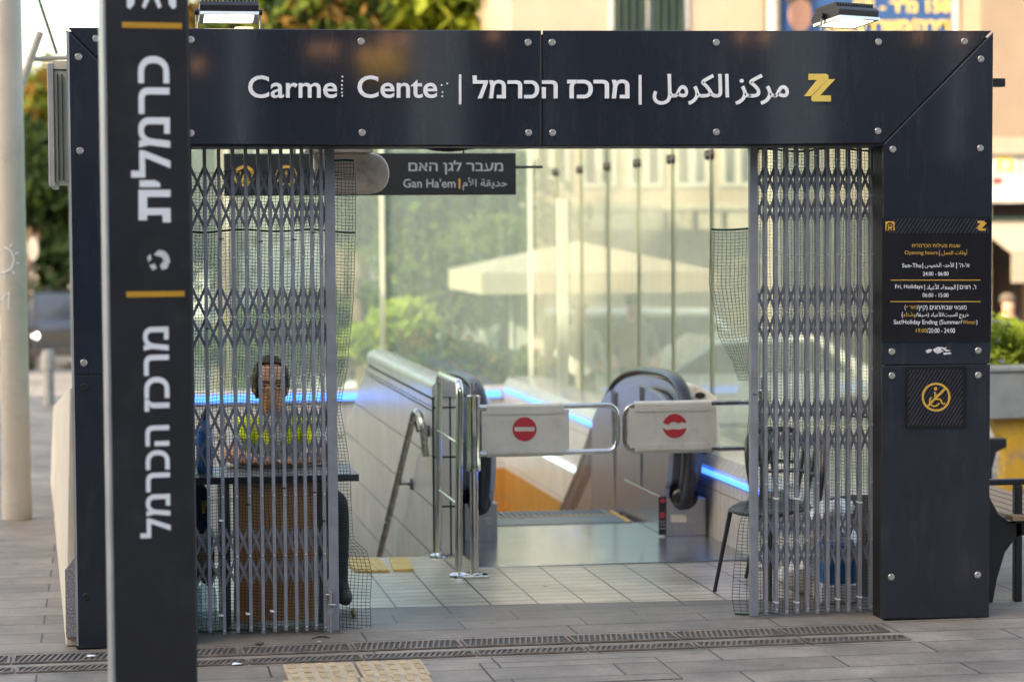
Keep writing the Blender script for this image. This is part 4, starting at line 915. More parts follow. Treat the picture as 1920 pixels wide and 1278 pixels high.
# ================================================================== TURNSTILE GATES, RAIL
def swing_gate(px_post, arm_in, arm_out, pxp0, pxp1, label, decal, torn, rust):
    Yg = 1.85; xp = P(px_post, 800, Yg).x
    t = thing('swing_gate', (xp, Yg, 0), label, 'swing gate', 'chrome swing gates across the entrance')
    b = MB(); b.box(xp-.075, xp+.075, Yg-.05, Yg+.05, .003, .018); b.cyl((xp, Yg, .018), (xp, Yg, .03), .045, n=20); b.build('base_plate', 'chrome', t, bevel=.003)
    b = MB(); b.cyl((xp, Yg, .03), (xp, Yg, .6), .024, n=20); b.build('post', 'chrome', t, smooth=True)
    b = MB(); b.lathe([(.024, .585), (.039, .59), (.039, .64), (.0375, .645), (.0375, .98), (.039, .985), (.039, 1.0), (.024, 1.005)], (xp, Yg, 0), 24); b.build('hinge_sleeve', 'chrome', t, smooth=True)
    b = MB(); b.box(xp-.016, xp-.005, Yg-.016, Yg+.016, 1.0, 1.075); b.box(xp+.005, xp+.016, Yg-.016, Yg+.016, 1.0, 1.075); b.box(xp-.005, xp+.005, Yg-.016, Yg+.016, 1.0, 1.03); b.build('top_fork', 'chromerust', t)
    za, zb = .935, .68; x1 = P(arm_out, 800, Yg).x; s = 1 if x1 > xp else -1
    pts = fillet([(xp+s*.035, Yg, za), (x1, Yg, za), (x1, Yg, zb), (xp+s*.035, Yg, zb)], .07, 8)
    b = MB(); b.tube(pts, .0145, 12); b.build('arm_tube', 'chromerust' if rust else 'chrome', t, smooth=True)
    xa, xb = P(pxp0, 800, Yg).x, P(pxp1, 800, Yg).x
    b = MB(); b.box(xa, xb, Yg-.018, Yg-.012, .695, .918); pl = b.build('sign_plate', 'panelwhite', t, bevel=.002)
    for z in (za, zb):
        b = MB(); b.tube([(xa+.03, Yg, z), (xb-.03, Yg, z)], .0185, 12); dz = -.02 if z == za else .02
        b.box(xa+.03, xb-.03, Yg-.022, Yg-.0185, z+dz-.018, z+dz+.016)
        for k in range(4): xx = xa+.06+k*(xb-xa-.12)/3; b.lathe([(.004, 0), (.003, -.002), (.0005, -.003)], (xx, Yg-.022, z+dz), 8, 'y')
        b.build('clip_strip', 'panelwhite', t, smooth=True)
    cx_, cyy = decal
    b = MB(); Y2 = Yg-.0185
    if not torn: disc_px(b, cx_, cyy, 22.5, Y2, .0012, n=36)
    else:
        n = 40
        up = [(cx_+22.5*math.cos(a), cyy-22.5*math.sin(a)) for a in np.linspace(rad(14), rad(166), 22)]
        up += [(1246, 793), (1252, 796), (1258, 791), (1266, 790), (1272, 793), (1279, 790)]
        dn = [(cx_+22.5*math.cos(a), cyy+22.5*math.sin(a)) for a in np.linspace(rad(8), rad(172), 22)]
        dn += [(1250, 806), (1262, 804), (1274, 805), (1283, 803)]
        b.pxprism(up, Y2, .0012); b.pxprism(dn, Y2, .0012)
    dd = b.build('no_entry_mark', 'red', None); dd.parent = pl
    if not torn:
        b = MB(); b.pxprism([(cx_-18.5, cyy-4), (cx_+18.5, cyy-4), (cx_+18.5, cyy+4), (cx_-18.5, cyy+4)], Y2-.0013, .001); q = b.build('no_entry_bar', 'panelwhite', None); q.parent = pl
    return t
swing_gate(888, 900, 1158, 902, 1066, 'chrome swing gate with an intact red no entry mark beside the guard rail', (983.5, 804), False, False)
swing_gate(1432, 1415, 1172, 1179, 1342, 'chrome swing gate with a torn red no entry mark hinged behind the right folding gate', (1265, 798), True, True)
rl = thing('guard_rail', (1.93, 2.3, 0), 'chrome hoop guard rail with two thin rungs beside the swing gate', 'guard rail')
b = MB(); xq = 1.915
b.tube(fillet([(xq, 1.885, .02), (xq+.015, 1.885, 1.07), (xq+.015, 2.69, 1.07), (xq, 2.69, .02)], .07, 8), .021, 14); b.build('hoop', 'chrome', rl, smooth=True)
for z in (.40, .74): MB().cyl((xq+.005, 1.9, z), (xq+.005, 2.68, z), .009, n=10).build('rung', 'chrome', rl, smooth=True)
for yq in (1.885, 2.69):
    b = MB(); b.lathe([(.001, .003), (.055, .003), (.052, .016), (.03, .028), (.022, .03)], (xq, yq, 0), 20); b.build('foot_flange', 'chrome', rl, smooth=True)

# ================================================================== STAIRWELL, WALLS, ESCALATOR
wl = thing('tiled_wall', (1.98, 5, 0), 'white tiled parapet wall with rounded glazed coping between stairs and escalator', 'wall')
MB().prism([(2.76, -2.2), (2.76, .93), (6.2, .93), (6.6, .8), (8.3, .17), (8.9, -.3), (10.9, -2.2)], 1.9, 2.07, 'x').build('wall_body', 'walltile', wl)
MB().box(1.902, 2.068, 2.752, 2.7595, .0, .93).build('end_tiles', 'walltilex', wl)
prof = [(1.892, .932), (1.892, .98)]+[(1.985+.093*math.cos(a), .985+.05*math.sin(a)) for a in np.linspace(PI, 0, 12)]+[(2.078, .98), (2.078, .932)]
MB().prism(prof, 2.745, 6.25, 'y').build('coping', 'coping', wl, smooth=True)
b = MB(); b.box(1.8965, 1.9, 2.76, 6.2, .915, .931); b.box(1.8965, 1.9, 2.76, 6.24, .845, .852)
b.build('joint_strip', 'gap2', wl); MB().box(1.893, 1.9035, 2.744, 2.7515, .0, .931).build('corner_trim', 'gap2', wl)
# wall rail
hr = thing('stair_handrail', (1.8, 3.5, .3), 'steel handrail with hooked end running down the stairs along the tiled wall', 'handrail')
b = MB(); b.tube(fillet([(1.86, 2.8, .58), (1.845, 2.82, .8), (1.82, 2.95, .85), (1.8, 4.7, -.25), (1.8, 6.5, -1.4)], .11, 8), .021, 12); b.build('tube', 'chromerust', hr, smooth=True)
for y_, z_ in ((2.93, .72), (3.75, .32)):
    b = MB(); b.tube([(1.815, y_, z_+.06), (1.83, y_, z_), (1.89, y_, z_)], .008, 8); b.cyl((1.886, y_, z_), (1.899, y_, z_), .035, n=16); b.build('bracket', 'steeldark', hr, smooth=True)
st = thing('stairs', (1.1, 5, -1), 'tiled stairs going down beside the white tiled wall', 'stairs')
b = MB()
for i in range(14): b.box(.22, 1.899, 2.78+.3*i, 2.78+.3*(i+1), -2.6, -.16*(i+1))
b.build('steps', 'tile', st); MB().box(.22, 1.899, 2.762, 2.779, -2.6, -.002).build('nosing', 'tactin', st)
MB().box(.12, .22, 2.76, 11.0, -2.6, .35).build('side_wall', 'walltile', st)
# right parapet
rp_ = thing('parapet_wall', (3.85, 6.5, 0), 'tiled parapet along the right side with a blue light strip and orange lower tiles', 'wall')
MB().prism([(3.69, -2.6), (3.69, .42), (3.74, .49), (3.82, .5), (4.06, .5), (4.06, -2.6)], .9, 11.02, 'y').build('wall_body', 'shaft', rp_)
MB().prism([(3.685, .435), (3.735, .503), (3.82, .513), (4.065, .513), (4.065, .5012), (3.82, .5012), (3.742, .492), (3.692, .424)], .9, 11.0, 'y').build('coping', 'coping', rp_, smooth=True)
MB().box(3.672, 3.689, 1.3, 10.9, .385, .412).build('light_strip', 'led', rp_)
MB().box(3.672, 3.689, 7.3, 8.95, -.035, .0).build('light_strip', 'ledw', rp_)
rw = thing('parapet_wall', (2, 11.1, 0), 'far tiled parapet across the back with a bright blue light strip', 'wall')
MB().box(1.98, 4.06, 11.03, 11.25, -2.6, .30).build('wall_body', 'shaftx', rw); MB().box(.12, 1.979, 11.03, 11.25, -2.6, .30).build('wall_body', 'walltilex', rw); MB().box(.12, 4.06, 11.0, 11.25, .302, .42).build('coping', 'stone', rw, bevel=.01)
MB().box(.3, 3.66, 10.985, 10.999, .325, .385).build('light_strip', 'led', rw)

es = thing('escalator', (2.9, 5, 0), 'escalator going down with black handrails, steel newels and a shiny floor plate', 'escalator')
MB().box(2.07, 3.688, 2.2, 4.0, -.05, .006).build('floor_plate', 'steelfloor', es, bevel=.002)
MB().box(2.36, 3.36, 4.003, 4.44, -.05, .010).build('comb_plate', 'tread', es)
b = MB(); b.box(3.33, 3.36, 4.003, 4.6, .0105, .014); b.box(2.36, 3.36, 4.41, 4.44, .0105, .013); b.build('yellow_line', 'gold', es)
for i in range(11):
    y0 = 4.445+.4*i; z = -.01 if i == 0 else -.06 if i == 1 else -.06-.21*(i-1)
    b = MB(); b.box(2.37, 3.35, y0, y0+.4, z-.25, z)
    for k in range(24): x = 2.38+k*.04; b.box(x, x+.02, y0, y0+.395, z+.0003, z+.008)
    b.build('step', 'tread', es)
hp = [(9.4, -1.75), (7.22, -.36), (6.26, .2), (5.68, .57), (5.13, .84), (4.5, .955), (3.69, .985), (3.33, .94), (3.14, .80), (3.07, .6), (3.10, .4), (3.2, .24), (3.34, .17)]
def smoothpath(p, n=5):
    out = []
    for i in range(len(p)-1):
        p0 = p[max(i-1, 0)]; p1 = p[i]; p2 = p[i+1]; p3 = p[min(i+2, len(p)-1)]
        for k in range(n):
            t = k/n; out.append(tuple(.5*((2*p1[a])+(-p0[a]+p2[a])*t+(2*p0[a]-5*p1[a]+4*p2[a]-p3[a])*t*t+(-p0[a]+3*p1[a]-3*p2[a]+p3[a])*t**3) for a in range(2)))
    out.append(p[-1]); return out
hs_ = smoothpath(hp)
def balustrade(xc, xin, sgn):
    b = MB(); b.tube([(xc, y, z) for y, z in hs_], .04, 12, radii=[(.043, .026)]*len(hs_), flat=(0, -.5, .8)); b.build('handrail', 'rubber', es, smooth=True)
    # deck right under the handrail: an inset of the same outline
    cen = (4.4, .3); ins = []
    for (y, z) in hs_[4:]:
        ins.append((y, z))
    def off(path, d):
        r = []
        for i, p in enumerate(path):
            a, c = path[max(i-1, 0)], path[min(i+1, len(path)-1)]; tx, tz = c[0]-a[0], c[1]-a[1]; l = math.hypot(tx, tz) or 1
            r.append((p[0]-tz/l*d*-1*-1, p[1]+tx/l*d*-1*-1) if False else (p[0]+(-tz/l)*d*-1*(-1), p[1]+(tx/l)*d*(-1)*(-1)))
        return r
    rim = off(hs_, .035); inn = off(hs_, .1)
    low = [(3.42, .0), (4.4, .0), (9.4, -2.5)]
    x0, x1 = sorted((xin, xin+sgn*.03))
    k = len(inn)-4
    far = [p for p in inn[:k] if p[0] > 5.6]; near = [p for p in inn[:k] if p[0] <= 5.6]
    cuts = [5.6, 4.75, 3.95, 3.0]
    for ya, yb in zip(cuts, cuts[1:]):
        seg = [p for p in near if yb+.004 < p[0] <= ya-.004]
        if not seg: continue
        ye = max(yb+.004, 3.3)
        MB().prism(seg+[(ye, .24 if yb < 3.9 else .0), (ye, .0), (min(ya-.004, 4.6), .0), (ya-.004, -.0 if ya < 4.76 else -.5)], x0, x1, 'x').build('inner_panel', 'steel', es)
    MB().prism(far+[(5.61, -.5), (9.4, -2.5)], x0+.01, x1-.01, 'x').build('glass_panel', 'balglass', es)
    b = MB()                                      # bright rim carrying the handrail
    n = len(rim); wa, wb = xc-.032, xc+.032
    vs = [(wa, *p) for p in rim]+[(wb, *p) for p in rim]+[(wa, *p) for p in inn]+[(wb, *p) for p in inn]
    fs = []
    for i in range(n-1):
        fs += [(i, i+1, n+i+1, n+i), (2*n+i, 3*n+i, 3*n+i+1, 2*n+i+1), (i, 2*n+i, 2*n+i+1, i+1), (n+i, n+i+1, 3*n+i+1, 3*n+i)]
    b.add(vs, fs); b.build('rim', 'steel', es, smooth=True)
    x0, x1 = sorted((xin+sgn*.032, xin+sgn*.22))
    sh = [p for p in off(hs_, .115)[:-3] if p[0] < 5.0]
    MB().prism(sh+[(3.36, .245), (4.6, .2), (5.0, .0)], x0, x1, 'x').build('shroud', 'steeldark', es, bevel=.01)
    x0, x1 = sorted((xin-sgn*.003, xin+sgn*.26)) if sgn > 0 else (2.16, 2.362)
    MB().box(x0, x1, 3.28, 4.45, .0065, .24).build('newel_base', 'steel', es, bevel=.004)
balustrade(3.52, 3.41, 1); balustrade(2.25, 2.34, -1)
b = MB(); b.ell((3.53, 3.262, .245), (.085, .03, .075), 18, 12); b.build('handrail_inlet', 'rubber', es, smooth=True)
b = MB(); b.ell((2.25, 3.262, .245), (.07, .03, .075), 18, 12); b.build('handrail_inlet', 'rubber', es, smooth=True)
ctl = MB().pxprism([(1235, 930), (1249, 930), (1249, 1002), (1235, 1002)], 3.279, .004).build('control_panel', 'lampbody', es)
b = MB(); disc_px(b, 1242, 938, 4.5, 3.274, .008, n=12); b.pxprism([(1238, 960), (1246, 960), (1246, 971), (1238, 971)], 3.274, .003); q = b.build('stop_button', 'red', None); q.parent = ctl
b = MB()
for y in (977, 983, 990): disc_px(b, 1239.5, y, 1.8, 3.274, .003, n=8); disc_px(b, 1245, y, 1.8, 3.274, .003, n=8)
q = b.build('button', 'alu', None); q.parent = ctl
MB().pxprism([(1258, 964), (1287, 964), (1287, 979), (1258, 979)], 3.279, .003).build('notice_plate', 'panelwhite', es)
b = MB(); [b.pxprism([(1261, y), (1284-(y % 5), y), (1284-(y % 5), y+1.3), (1261, y+1.3)], 3.275, .001) for y in (967, 970.5, 974)]
b = MB(); disc_px(b, 916, 976, 8, 3.279, .003, n=18); b.build('emblem_disc', 'panelwhite', es)
b = MB(); b.box(3.409-.004, 3.409, 3.62, 3.82, .50, .78); b.build('notice_sheet', 'panelwhite', es)
ib = thing('intercom_box', (3.8, 3.4, .5), 'pale metal box with a black oval speaker behind the right escalator newel', 'box')
MB().prism([(3.62, .51), (3.62, .90), (3.64, .93), (3.72, .9), (3.8, .84), (3.82, .51)], 3.5, 3.9, 'y').build('casing', 'cream', ib, bevel=.008)
b = MB(); q = P(1313, 741, 3.49); b.lathe([(.033, .01), (.033, -.006), (.02, -.009), (.001, -.009)], (q.x, 3.495, q.z), 18, 'y', sy_=.6); b.build('speaker', 'black', ib, smooth=True)

# ================================================================== GLASS WALLS
rg = thing('glass_wall', (2, 11.12, .4), 'far glass wall of streaky green panes behind the back parapet', 'glass wall')
posts = [-.25, 1.15, 2.575, 3.975]
for a, c in zip(posts, posts[1:]): MB().box(a+.03, c-.03, 11.115, 11.127, .42, 2.9).build('pane', 'glass', rg)
for x in posts: MB().box(x-.02, x+.02, 11.08, 11.16, .42, 2.9).build('post', 'glassframe', rg)
sg2 = thing('glass_wall', (4, 6, .5), 'right hand glass wall of frameless dirty panes held by bronze clamps', 'glass wall')
js = [1.1, 2.2, 3.3, 4.4, 5.5, 6.6, 7.7, 8.8, 9.9, 11.0]
for a, c in zip(js, js[1:]): MB().box(3.994, 4.006, a+.006, c-.006, .514, 2.9).build('pane', 'glassr', sg2)
for y in js[1:-1]:
    for z in (2.38, 1.0) if False else (2.385,):
        b = MB()
        for d in (-.06, .06): b.lathe([(.001, -.03), (.03, -.03), (.034, -.02), (.034, -.007)], (4.0, y+d, z), 12, 'x')
        b.bar((3.975, y-.06, z), (3.975, y+.06, z), .016, .012, (1, 0, 0)); b.build('clamp', 'clamp', sg2, smooth=True)
    MB().box(3.985, 4.015, y-.0018, y+.0018, .514, 2.9).build('joint', 'jointedge', sg2)
MB().box(3.9, 3.99, 9.35, 9.41, .42, 2.15).build('fin', 'glassframe', sg2)
lg = thing('glass_wall', (.1, 6, .5), 'left glass wall behind the left portal post', 'glass wall')
for a, c in zip(js[::2], js[2::2]): MB().box(.094, .106, a+.006, c-.006, .36, 2.8).build('pane', 'glass', lg)

# ================================================================== CHAIRS, SACKS on the right
def shell_chair(x, y, rz, label):
    t = thing('chair', (0, 0, 0), label, 'chair', 'dark plastic chairs behind the right gate')
    n, k = 14, 8; vs = []
    for j in range(k+1):                          # one moulded seat: dish with raised rim
        for i in range(n):
            a = 2*PI*i/n; r = j/k; rx, ry = .22*r, .21*r
            vs.append((rx*math.cos(a), ry*math.sin(a), .44+.025*r**3-.02*(1-r)+(.02 if math.sin(a) < -.3 and r > .8 else 0)*-1))
    fs = [(j*n+i, j*n+(i+1) % n, (j+1)*n+(i+1) % n, (j+1)*n+i) for j in range(k) for i in range(n)]
    b = MB(); b.add(vs, fs); o = b.build('seat', 'chair', t, smooth=True); m_ = o.modifiers.new('sol', 'SOLIDIFY'); m_.thickness = .016
    b = MB()                                      # looped backrest with two slots
    def bk(u, v): return (u*.21, .19-.05*(u*u)+v*.07, .46+v*.34)
    b.tube(fillet([bk(-1, 0), bk(-1.05, .6), bk(-.8, 1), bk(.8, 1), bk(1.05, .6), bk(1, 0)], .08), .017, 8)
    for u in (-.5, 0, .5): b.tube([bk(u*.7, 0), bk(u, .97)], .013, 6)
    b.tube([bk(-1, .45), bk(0, .5), bk(1, .45)], .012, 6)
    b.build('backrest', 'chair', t, smooth=True)
    for sx in (-1, 1):
        for s_ in (-1, 1): MB().cyl((sx*.15, s_*.14, .43), (sx*.21, s_*.2, .003), .013, .010, n=10).build('leg', 'chairleg', t, smooth=True)
    t.location = (x, y, 0); t.rotation_euler = (0, 0, rad(rz)); return t
shell_chair(3.43, .98, -62, 'dark grey moulded chair whose rounded seat sticks out left of the right gate')
shell_chair(3.72, 1.42, 25, 'dark grey slatted back chair standing deeper behind the right gate')
def sack(name, c, r, m, label, cat):
    b = MB(); b.ell(c, r, 18, 12)
    b.v = [tuple(np.array(v)+.035*np.array((math.sin(v[2]*31+v[1]*17), math.sin(v[0]*27+v[2]*13), .7*math.sin(v[0]*33+v[1]*21)))) for v in b.v]
    b.v = [(x, y, max(.004, z)) for x, y, z in b.v]
    return tag(b.build(name, m, smooth=True), label, cat)
sack('plastic_sack', (3.68, .72, .37), (.13, .1, .15), 'whitebag', 'white plastic sack on top of the blue crate behind the right gate', 'sack')
sack('plastic_sack', (3.60, .83, .11), (.14, .1, .13), 'whitebag', 'white crumpled sack on the floor under the chairs behind the right gate', 'sack')
cr = thing('blue_crate', (3.68, .62, 0), 'blue plastic crate on the floor behind the right gate', 'crate')
b = MB(); b.box(3.60, 3.76, .56, .70, .1, .3); b.build('crate_body', 'bluep', cr, bevel=.008); MB().box(3.58, 3.78, .55, .71, .003, .099).build('white_base', 'whitebag', cr, bevel=.01)

# ================================================================== LEFT OF THE PORTAL
lp = thing('light_pole', (-.573, 5.14, 0), 'tall beige round lamp pole on the left with white scratched graffiti', 'pole')
b = MB(); b.lathe([(.001, .002), (.1, .002), (.1, .16), (.098, .17), (.095, .3), (.082, 4), (.07, 8), (.001, 8)], (-.573, 5.14, 0), 28); b.build('shaft', 'pole', lp, smooth=True)
def onpole(px_, py_):
    z = P(px_, py_, 5.05).z; r = .095-.013*(z-.3)/3.7+.002; u = P(px_, py_, 5.05).x+.573
    u = max(-r*.97, min(r*.97, u)); return (-.573+u, 5.14-math.sqrt(r*r-u*u), z)
b = MB(); b.tube([onpole(4+22*math.cos(a), 487+24*math.sin(a)) for a in np.linspace(-1.4, 1.7, 14)], .004, 5)
for a in (-1, -.4, .2, .8, 1.4): b.tube([onpole(4+27*math.cos(a), 487+29*math.sin(a)), onpole(4+33*math.cos(a), 487+36*math.sin(a))], .004, 5)
b.build('graffiti', 'white', lp); b = MB(); b.tube([onpole(2, 563), onpole(10, 552), onpole(17, 547), onpole(16, 580)], .004, 5); b.build('graffiti', 'white', lp)
sw = thing('stone_side_wall', (-.25, 3, 0), 'low cream stone wall running back from the left portal post', 'wall')
b = MB(); x0a, x0b = -.185, -.40
vs = [(x0a, .1, .003), (-.135, .1, .003), (-.135, .1, 1.2), (x0a+.04, .1, 1.2), (x0b, 7.5, .003), (-.135, 7.5, .003), (-.135, 7.5, 1.2), (x0b+.03, 7.5, 1.2)]
vs[3] = (-.15, .1, 1.2); vs[7] = (-.37, 7.5, .58); vs[6] = (-.135, 7.5, .58)
b.add(vs, [(0, 1, 2, 3), (4, 7, 6, 5), (0, 3, 7, 4), (3, 2, 6, 7), (1, 5, 6, 2), (0, 4, 5, 1)]); b.build('wall_body', 'stone', sw, bevel=.006)
MB().prism([(-.183, .05), (-.136, .05), (-.136, .42), (-.183, .36)], .07, .099, 'y').build('plinth', 'granite', sw)
pc_ = thing('display_case', (-.2, 1, 2.1), 'aluminium framed display case seen edge on at the left end of the header', 'display case')
x0, x1 = -.235, -.14
MB().box(x0+.03, x1, .46, 1.5, 2.15, 2.68).build('case', 'glassframe', pc_, bevel=.006); MB().box(x0, x0+.029, .44, 1.52, 2.13, 2.71).build('door_frame', 'alu', pc_, bevel=.004)
MB().box(x0+.02, x1, .45, 1.51, 2.682, 2.72).build('hood', 'stone', pc_)
MB().box(x0+.045, x0+.05, .44, .459, 2.16, 2.66).build('seal', 'clamp', pc_); MB().box(x0+.066, x0+.07, .44, .459, 2.16, 2.66).build('seal', 'clamp', pc_)
fr = thing('steel_strut_frame', (-.3, 6, 2.5), 'grey steel struts crossing above the side wall left of the portal', 'frame')
b = MB(); b.tube([P(76, 60, 6), P(40, 160, 6), P(20, 260, 6)], .026, 10); b.build('slanted_tube', 'pipe', fr, smooth=True)
b = MB(); b.tube([P(50, 112, 6.05), P(130, 108, 6.05), P(200, 106, 6.05)], .018, 8); b.build('cross_tube', 'pipe', fr, smooth=True)
b = MB(); b.tube([P(70, -10, 6.1), P(107, 102, 6.1)], .012, 8); b.build('cable', 'bars', fr, smooth=True)
bo = thing('bollard', (-.574, 15.45, 0), 'short pale bollard on the far pavement to the left', 'bollard')
b = MB(); b.lathe([(.001, .0), (.06, .0), (.058, .38), (.075, .39), (.075, .56), (.05, .6), (.001, .6)], (-.574, 15.45, 0), 16); b.build('post', 'concrete', bo, smooth=True)
rs = thing('round_sign', (-.95, 24, -.1), 'white round road sign on a thin pole seen at an angle', 'road sign')
c = P(62, 466, 24); b = MB(); b.cyl((c.x, 24, gz(c.x, 24)), (c.x, 24, c.z+.2), .018, n=8); b.build('pole', 'lampbody', rs)
b = MB(); b.lathe([(.001, -.01), (.17, -.01), (.17, .01), (.001, .01)], (c.x, 23.95, c.z), 24, 'y', sx=.45); b.build('disc', 'pipe', rs)

# ================================================================== VEGETATION
def leaves(blobs, n, size, seed):
    r = np.random.default_rng(seed); cs = []
    tot = sum(b[1][0]*b[1][1]+b[1][1]*b[1][2] for b in blobs)
    for c, rr in blobs:
        k = max(10, int(60*(rr[0]*rr[1]+rr[1]*rr[2])/tot)); d = r.normal(size=(k, 3)); d /= np.linalg.norm(d, axis=1)[:, None]
        d *= (r.random((k, 1))**.35); q = np.array(c)+d*np.array(rr)
        m = max(1, int(n*(rr[0]*rr[1]+rr[1]*rr[2])/tot/k))
        for p in q:
            s = r.uniform(.16, .34)*max(rr); cs.append(p+r.normal(size=(m, 3))*np.array((s, s, s*.6)))
    p = np.concatenate(cs); k = len(p)
    a = r.normal(size=(k, 3)); a /= np.linalg.norm(a, axis=1)[:, None]; b_ = r.normal(size=(k, 3)); b_ -= a*(a*b_).sum(1)[:, None]; b_ /= np.linalg.norm(b_, axis=1)[:, None]
    s = size*r.uniform(.6, 1.3, (k, 1)); a *= s; b_ *= s*.5
    v = np.stack([p-a, p-b_, p+a, p+b_], 1).reshape(-1, 3)
    return v, np.arange(4*k).reshape(-1, 4)
def crown(name, blobs, n, size, mats, parent, seed):
    v, f = leaves(blobs, n, size, seed); me = bpy.data.meshes.new(name)
    me.from_pydata(v.tolist(), [], f.tolist())
    for m in mats: me.materials.append(K[m])
    if len(mats) > 1:
        blk = 37; r = random.Random(seed); idx = []
        while len(idx) < len(f): idx += [r.randrange(len(mats))]*blk
        me.polygons.foreach_set('material_index', idx[:len(f)])
    me.update(); o = bpy.data.objects.new(name, me); COL.objects.link(o)
    if parent: attach(o, parent)
    return o
def tree(x, y, label, blobs, n, size, mats, seed, trunk_r=.18, top=None, group=None, kind='tree'):
    z0 = gz(x, y); t = thing('tree' if kind == 'tree' else kind, (x, y, z0), label, 'tree' if kind == 'tree' else kind, group)
    top = top or blobs[0][0][2]
    b = MB(); b.tube([(x, y, z0), (x+.1, y, z0+(top-z0)*.4), (x-.05, y, top)], trunk_r, 8, radii=[trunk_r*1.25, trunk_r*.9, trunk_r*.4])
    for c, rr in blobs: b.tube([(x+.05, y, z0+(top-z0)*.45), ((x+c[0])/2, (y+c[1])/2, (z0+(top-z0)*.5+c[2])/2+.1), c], .05, 6, radii=[trunk_r*.6, trunk_r*.4, trunk_r*.15])
    b.build('trunk', 'bark', t, smooth=True)
    crown('crown', blobs, n, size, mats, t, seed); return t
def W3(px_, py_, Y): return tuple(P(px_, py_, Y))
# trees seen over the header
tree(4.0, 30, 'bright green sunlit tree over the middle of the header', [(W3(800, -20, 30), (1.5, 1.4, 1.6)), (W3(720, 40, 30), (.9, .9, .7)), (W3(900, 10, 30), (.8, .9, 1.2)), (W3(820, 150, 30), (1.6, 1.2, 1.0))], 4200, .19, ['tree2', 'tree2', 'tree1'], 11)
tree(1.9, 27, 'brownish green tree over the left part of the header', [(W3(560, 20, 27), (1.0, 1, 1.1)), (W3(480, -20, 27), (.9, .9, 1)), (W3(640, 60, 27), (.6, .7, .9)), (W3(430, 80, 27), (.8, .9, .9))], 5000, .16, ['tree1', 'tree3', 'tree4', 'tree1'], 12)
# slope of trees behind the glass
tree(3.7, 24, 'tall dark green tree seen through the far glass under the hanging sign', [(W3(760, 400, 24), (1.2, 1, .9)), (W3(850, 380, 24), (1.1, 1, 1.2)), (W3(900, 330, 24), (.9, .9, 1.2)), (W3(700, 330, 24), (.9, .9, 1))], 7000, .13, ['tree1', 'tree3'], 14)
tree(3.2, 19, 'light green shrub tree lower down through the far glass', [(W3(850, 520, 19), (.8, .7, .5)), (W3(780, 560, 19), (.6, .6, .4)), (W3(920, 470, 19), (.4, .5, .5))], 5000, .1, ['tree1', 'tree1', 'tree3'], 15)
tree(2.55, 16, 'small bright bush beside the post of the far glass', [(W3(755, 605, 16), (.32, .3, .28)), (W3(700, 640, 16), (.3, .3, .25))], 2500, .07, ['tree2'], 16, .05, kind='bush')
tree(3.1, 15.5, 'low brown hedge bush through the far glass above the guard rail', [(W3(830, 670, 15.5), (.5, .4, .2)), (W3(930, 690, 15.5), (.5, .4, .15))], 2600, .06, ['tree4', 'tree1', 'tree3'], 17, .04, kind='bush')
tree(1.5, 20, 'grey green bush through the far glass behind the attendant', [(W3(560, 640, 20), (.7, .6, .5)), (W3(470, 660, 20), (.5, .5, .4))], 3500, .12, ['tree3', 'tree1'], 18, .08, kind='bush')
# left edge
tree(-1.9, 40, 'rusty green tree at the left edge between pole and portal', [(W3(70, 230, 40), (.9, .9, .9)), (W3(100, 190, 40), (.6, .7, .6)), (W3(40, 270, 40), (.7, .7, .7))], 4500, .16, ['tree4', 'tree1', 'tree1'], 19)
tree(-1.6, 36, 'dark evergreen tree at the left edge below the rusty one', [(W3(90, 335, 36), (.9, .8, .8)), (W3(60, 300, 36), (.6, .6, .6)), (W3(120, 365, 36), (.7, .7, .5))], 5000, .15, ['tree3'], 20)
for i, (px_, h_, lab) in enumerate(((-60, 480, 'far dark tree left of the lamp pole'), (200, 420, 'far dark tree hidden mostly by the left portal post'), (330, 420, 'far tree behind the totem'))):
    tree(P(px_, 500, 48).x, 48, lab, [(W3(px_, h_, 48), (1.9, 1.5, 1.7)), (W3(px_+40, h_-120, 48), (1.3, 1.2, 1.2))], 4000, .2, ['tree3'], 30+i)

# ================================================================== BUILDINGS BEHIND
BY = 26
def facade_window(parent, x0, x1, z0, z1, Y, bars=True):
    f = MB(); f.box(x0, x0+.06, Y-.04, Y+.02, z0, z1); f.box(x1-.06, x1, Y-.04, Y+.02, z0, z1); f.box(x0+.06, x1-.06, Y-.04, Y+.02, z0, z0+.06); f.box(x0+.06, x1-.06, Y-.04, Y+.02, z1-.06, z1)
    xm = (x0+x1)/2; f.box(xm-.05, xm+.05, Y-.045, Y+.02, z0+.06, z1-.06); f = f.build('window', 'winframe', parent)
    p = MB(); p.box(x0+.06, xm-.05, Y-.02, Y-.01, z0+.06, z1-.06); p.box(xm+.05, x1-.06, Y-.02, Y-.01, z0+.06, z1-.06); p = p.build('pane', 'window', None); p.parent = f
    if bars:
        b = MB()
        for i in range(1, 10): x = x0+(x1-x0)*i/10; b.cyl((x, Y-.07, z0+.02), (x, Y-.07, z1-.02), .022, n=6)
        for k in (.1, .9): b.cyl((x0, Y-.07, z0+(z1-z0)*k), (x1, Y-.07, z0+(z1-z0)*k), .012, n=6)
        b = b.build('bars', 'bars', None); b.parent = f
    return f
bd = thing('apartment_building', (9, BY+4, -1.12), 'sunlit beige plastered building above the header with barred windows', 'building')
xa, xb = P(958, 30, BY).x, P(1458, 30, BY).x
MB().box(xa, xb, BY, BY+9, 2.0, 12).build('wall', 'beige', bd); MB().box(xa+.02, xb-.02, BY+.5, BY+8.9, -1.2, 1.999).build('ground_floor', 'trim', bd)
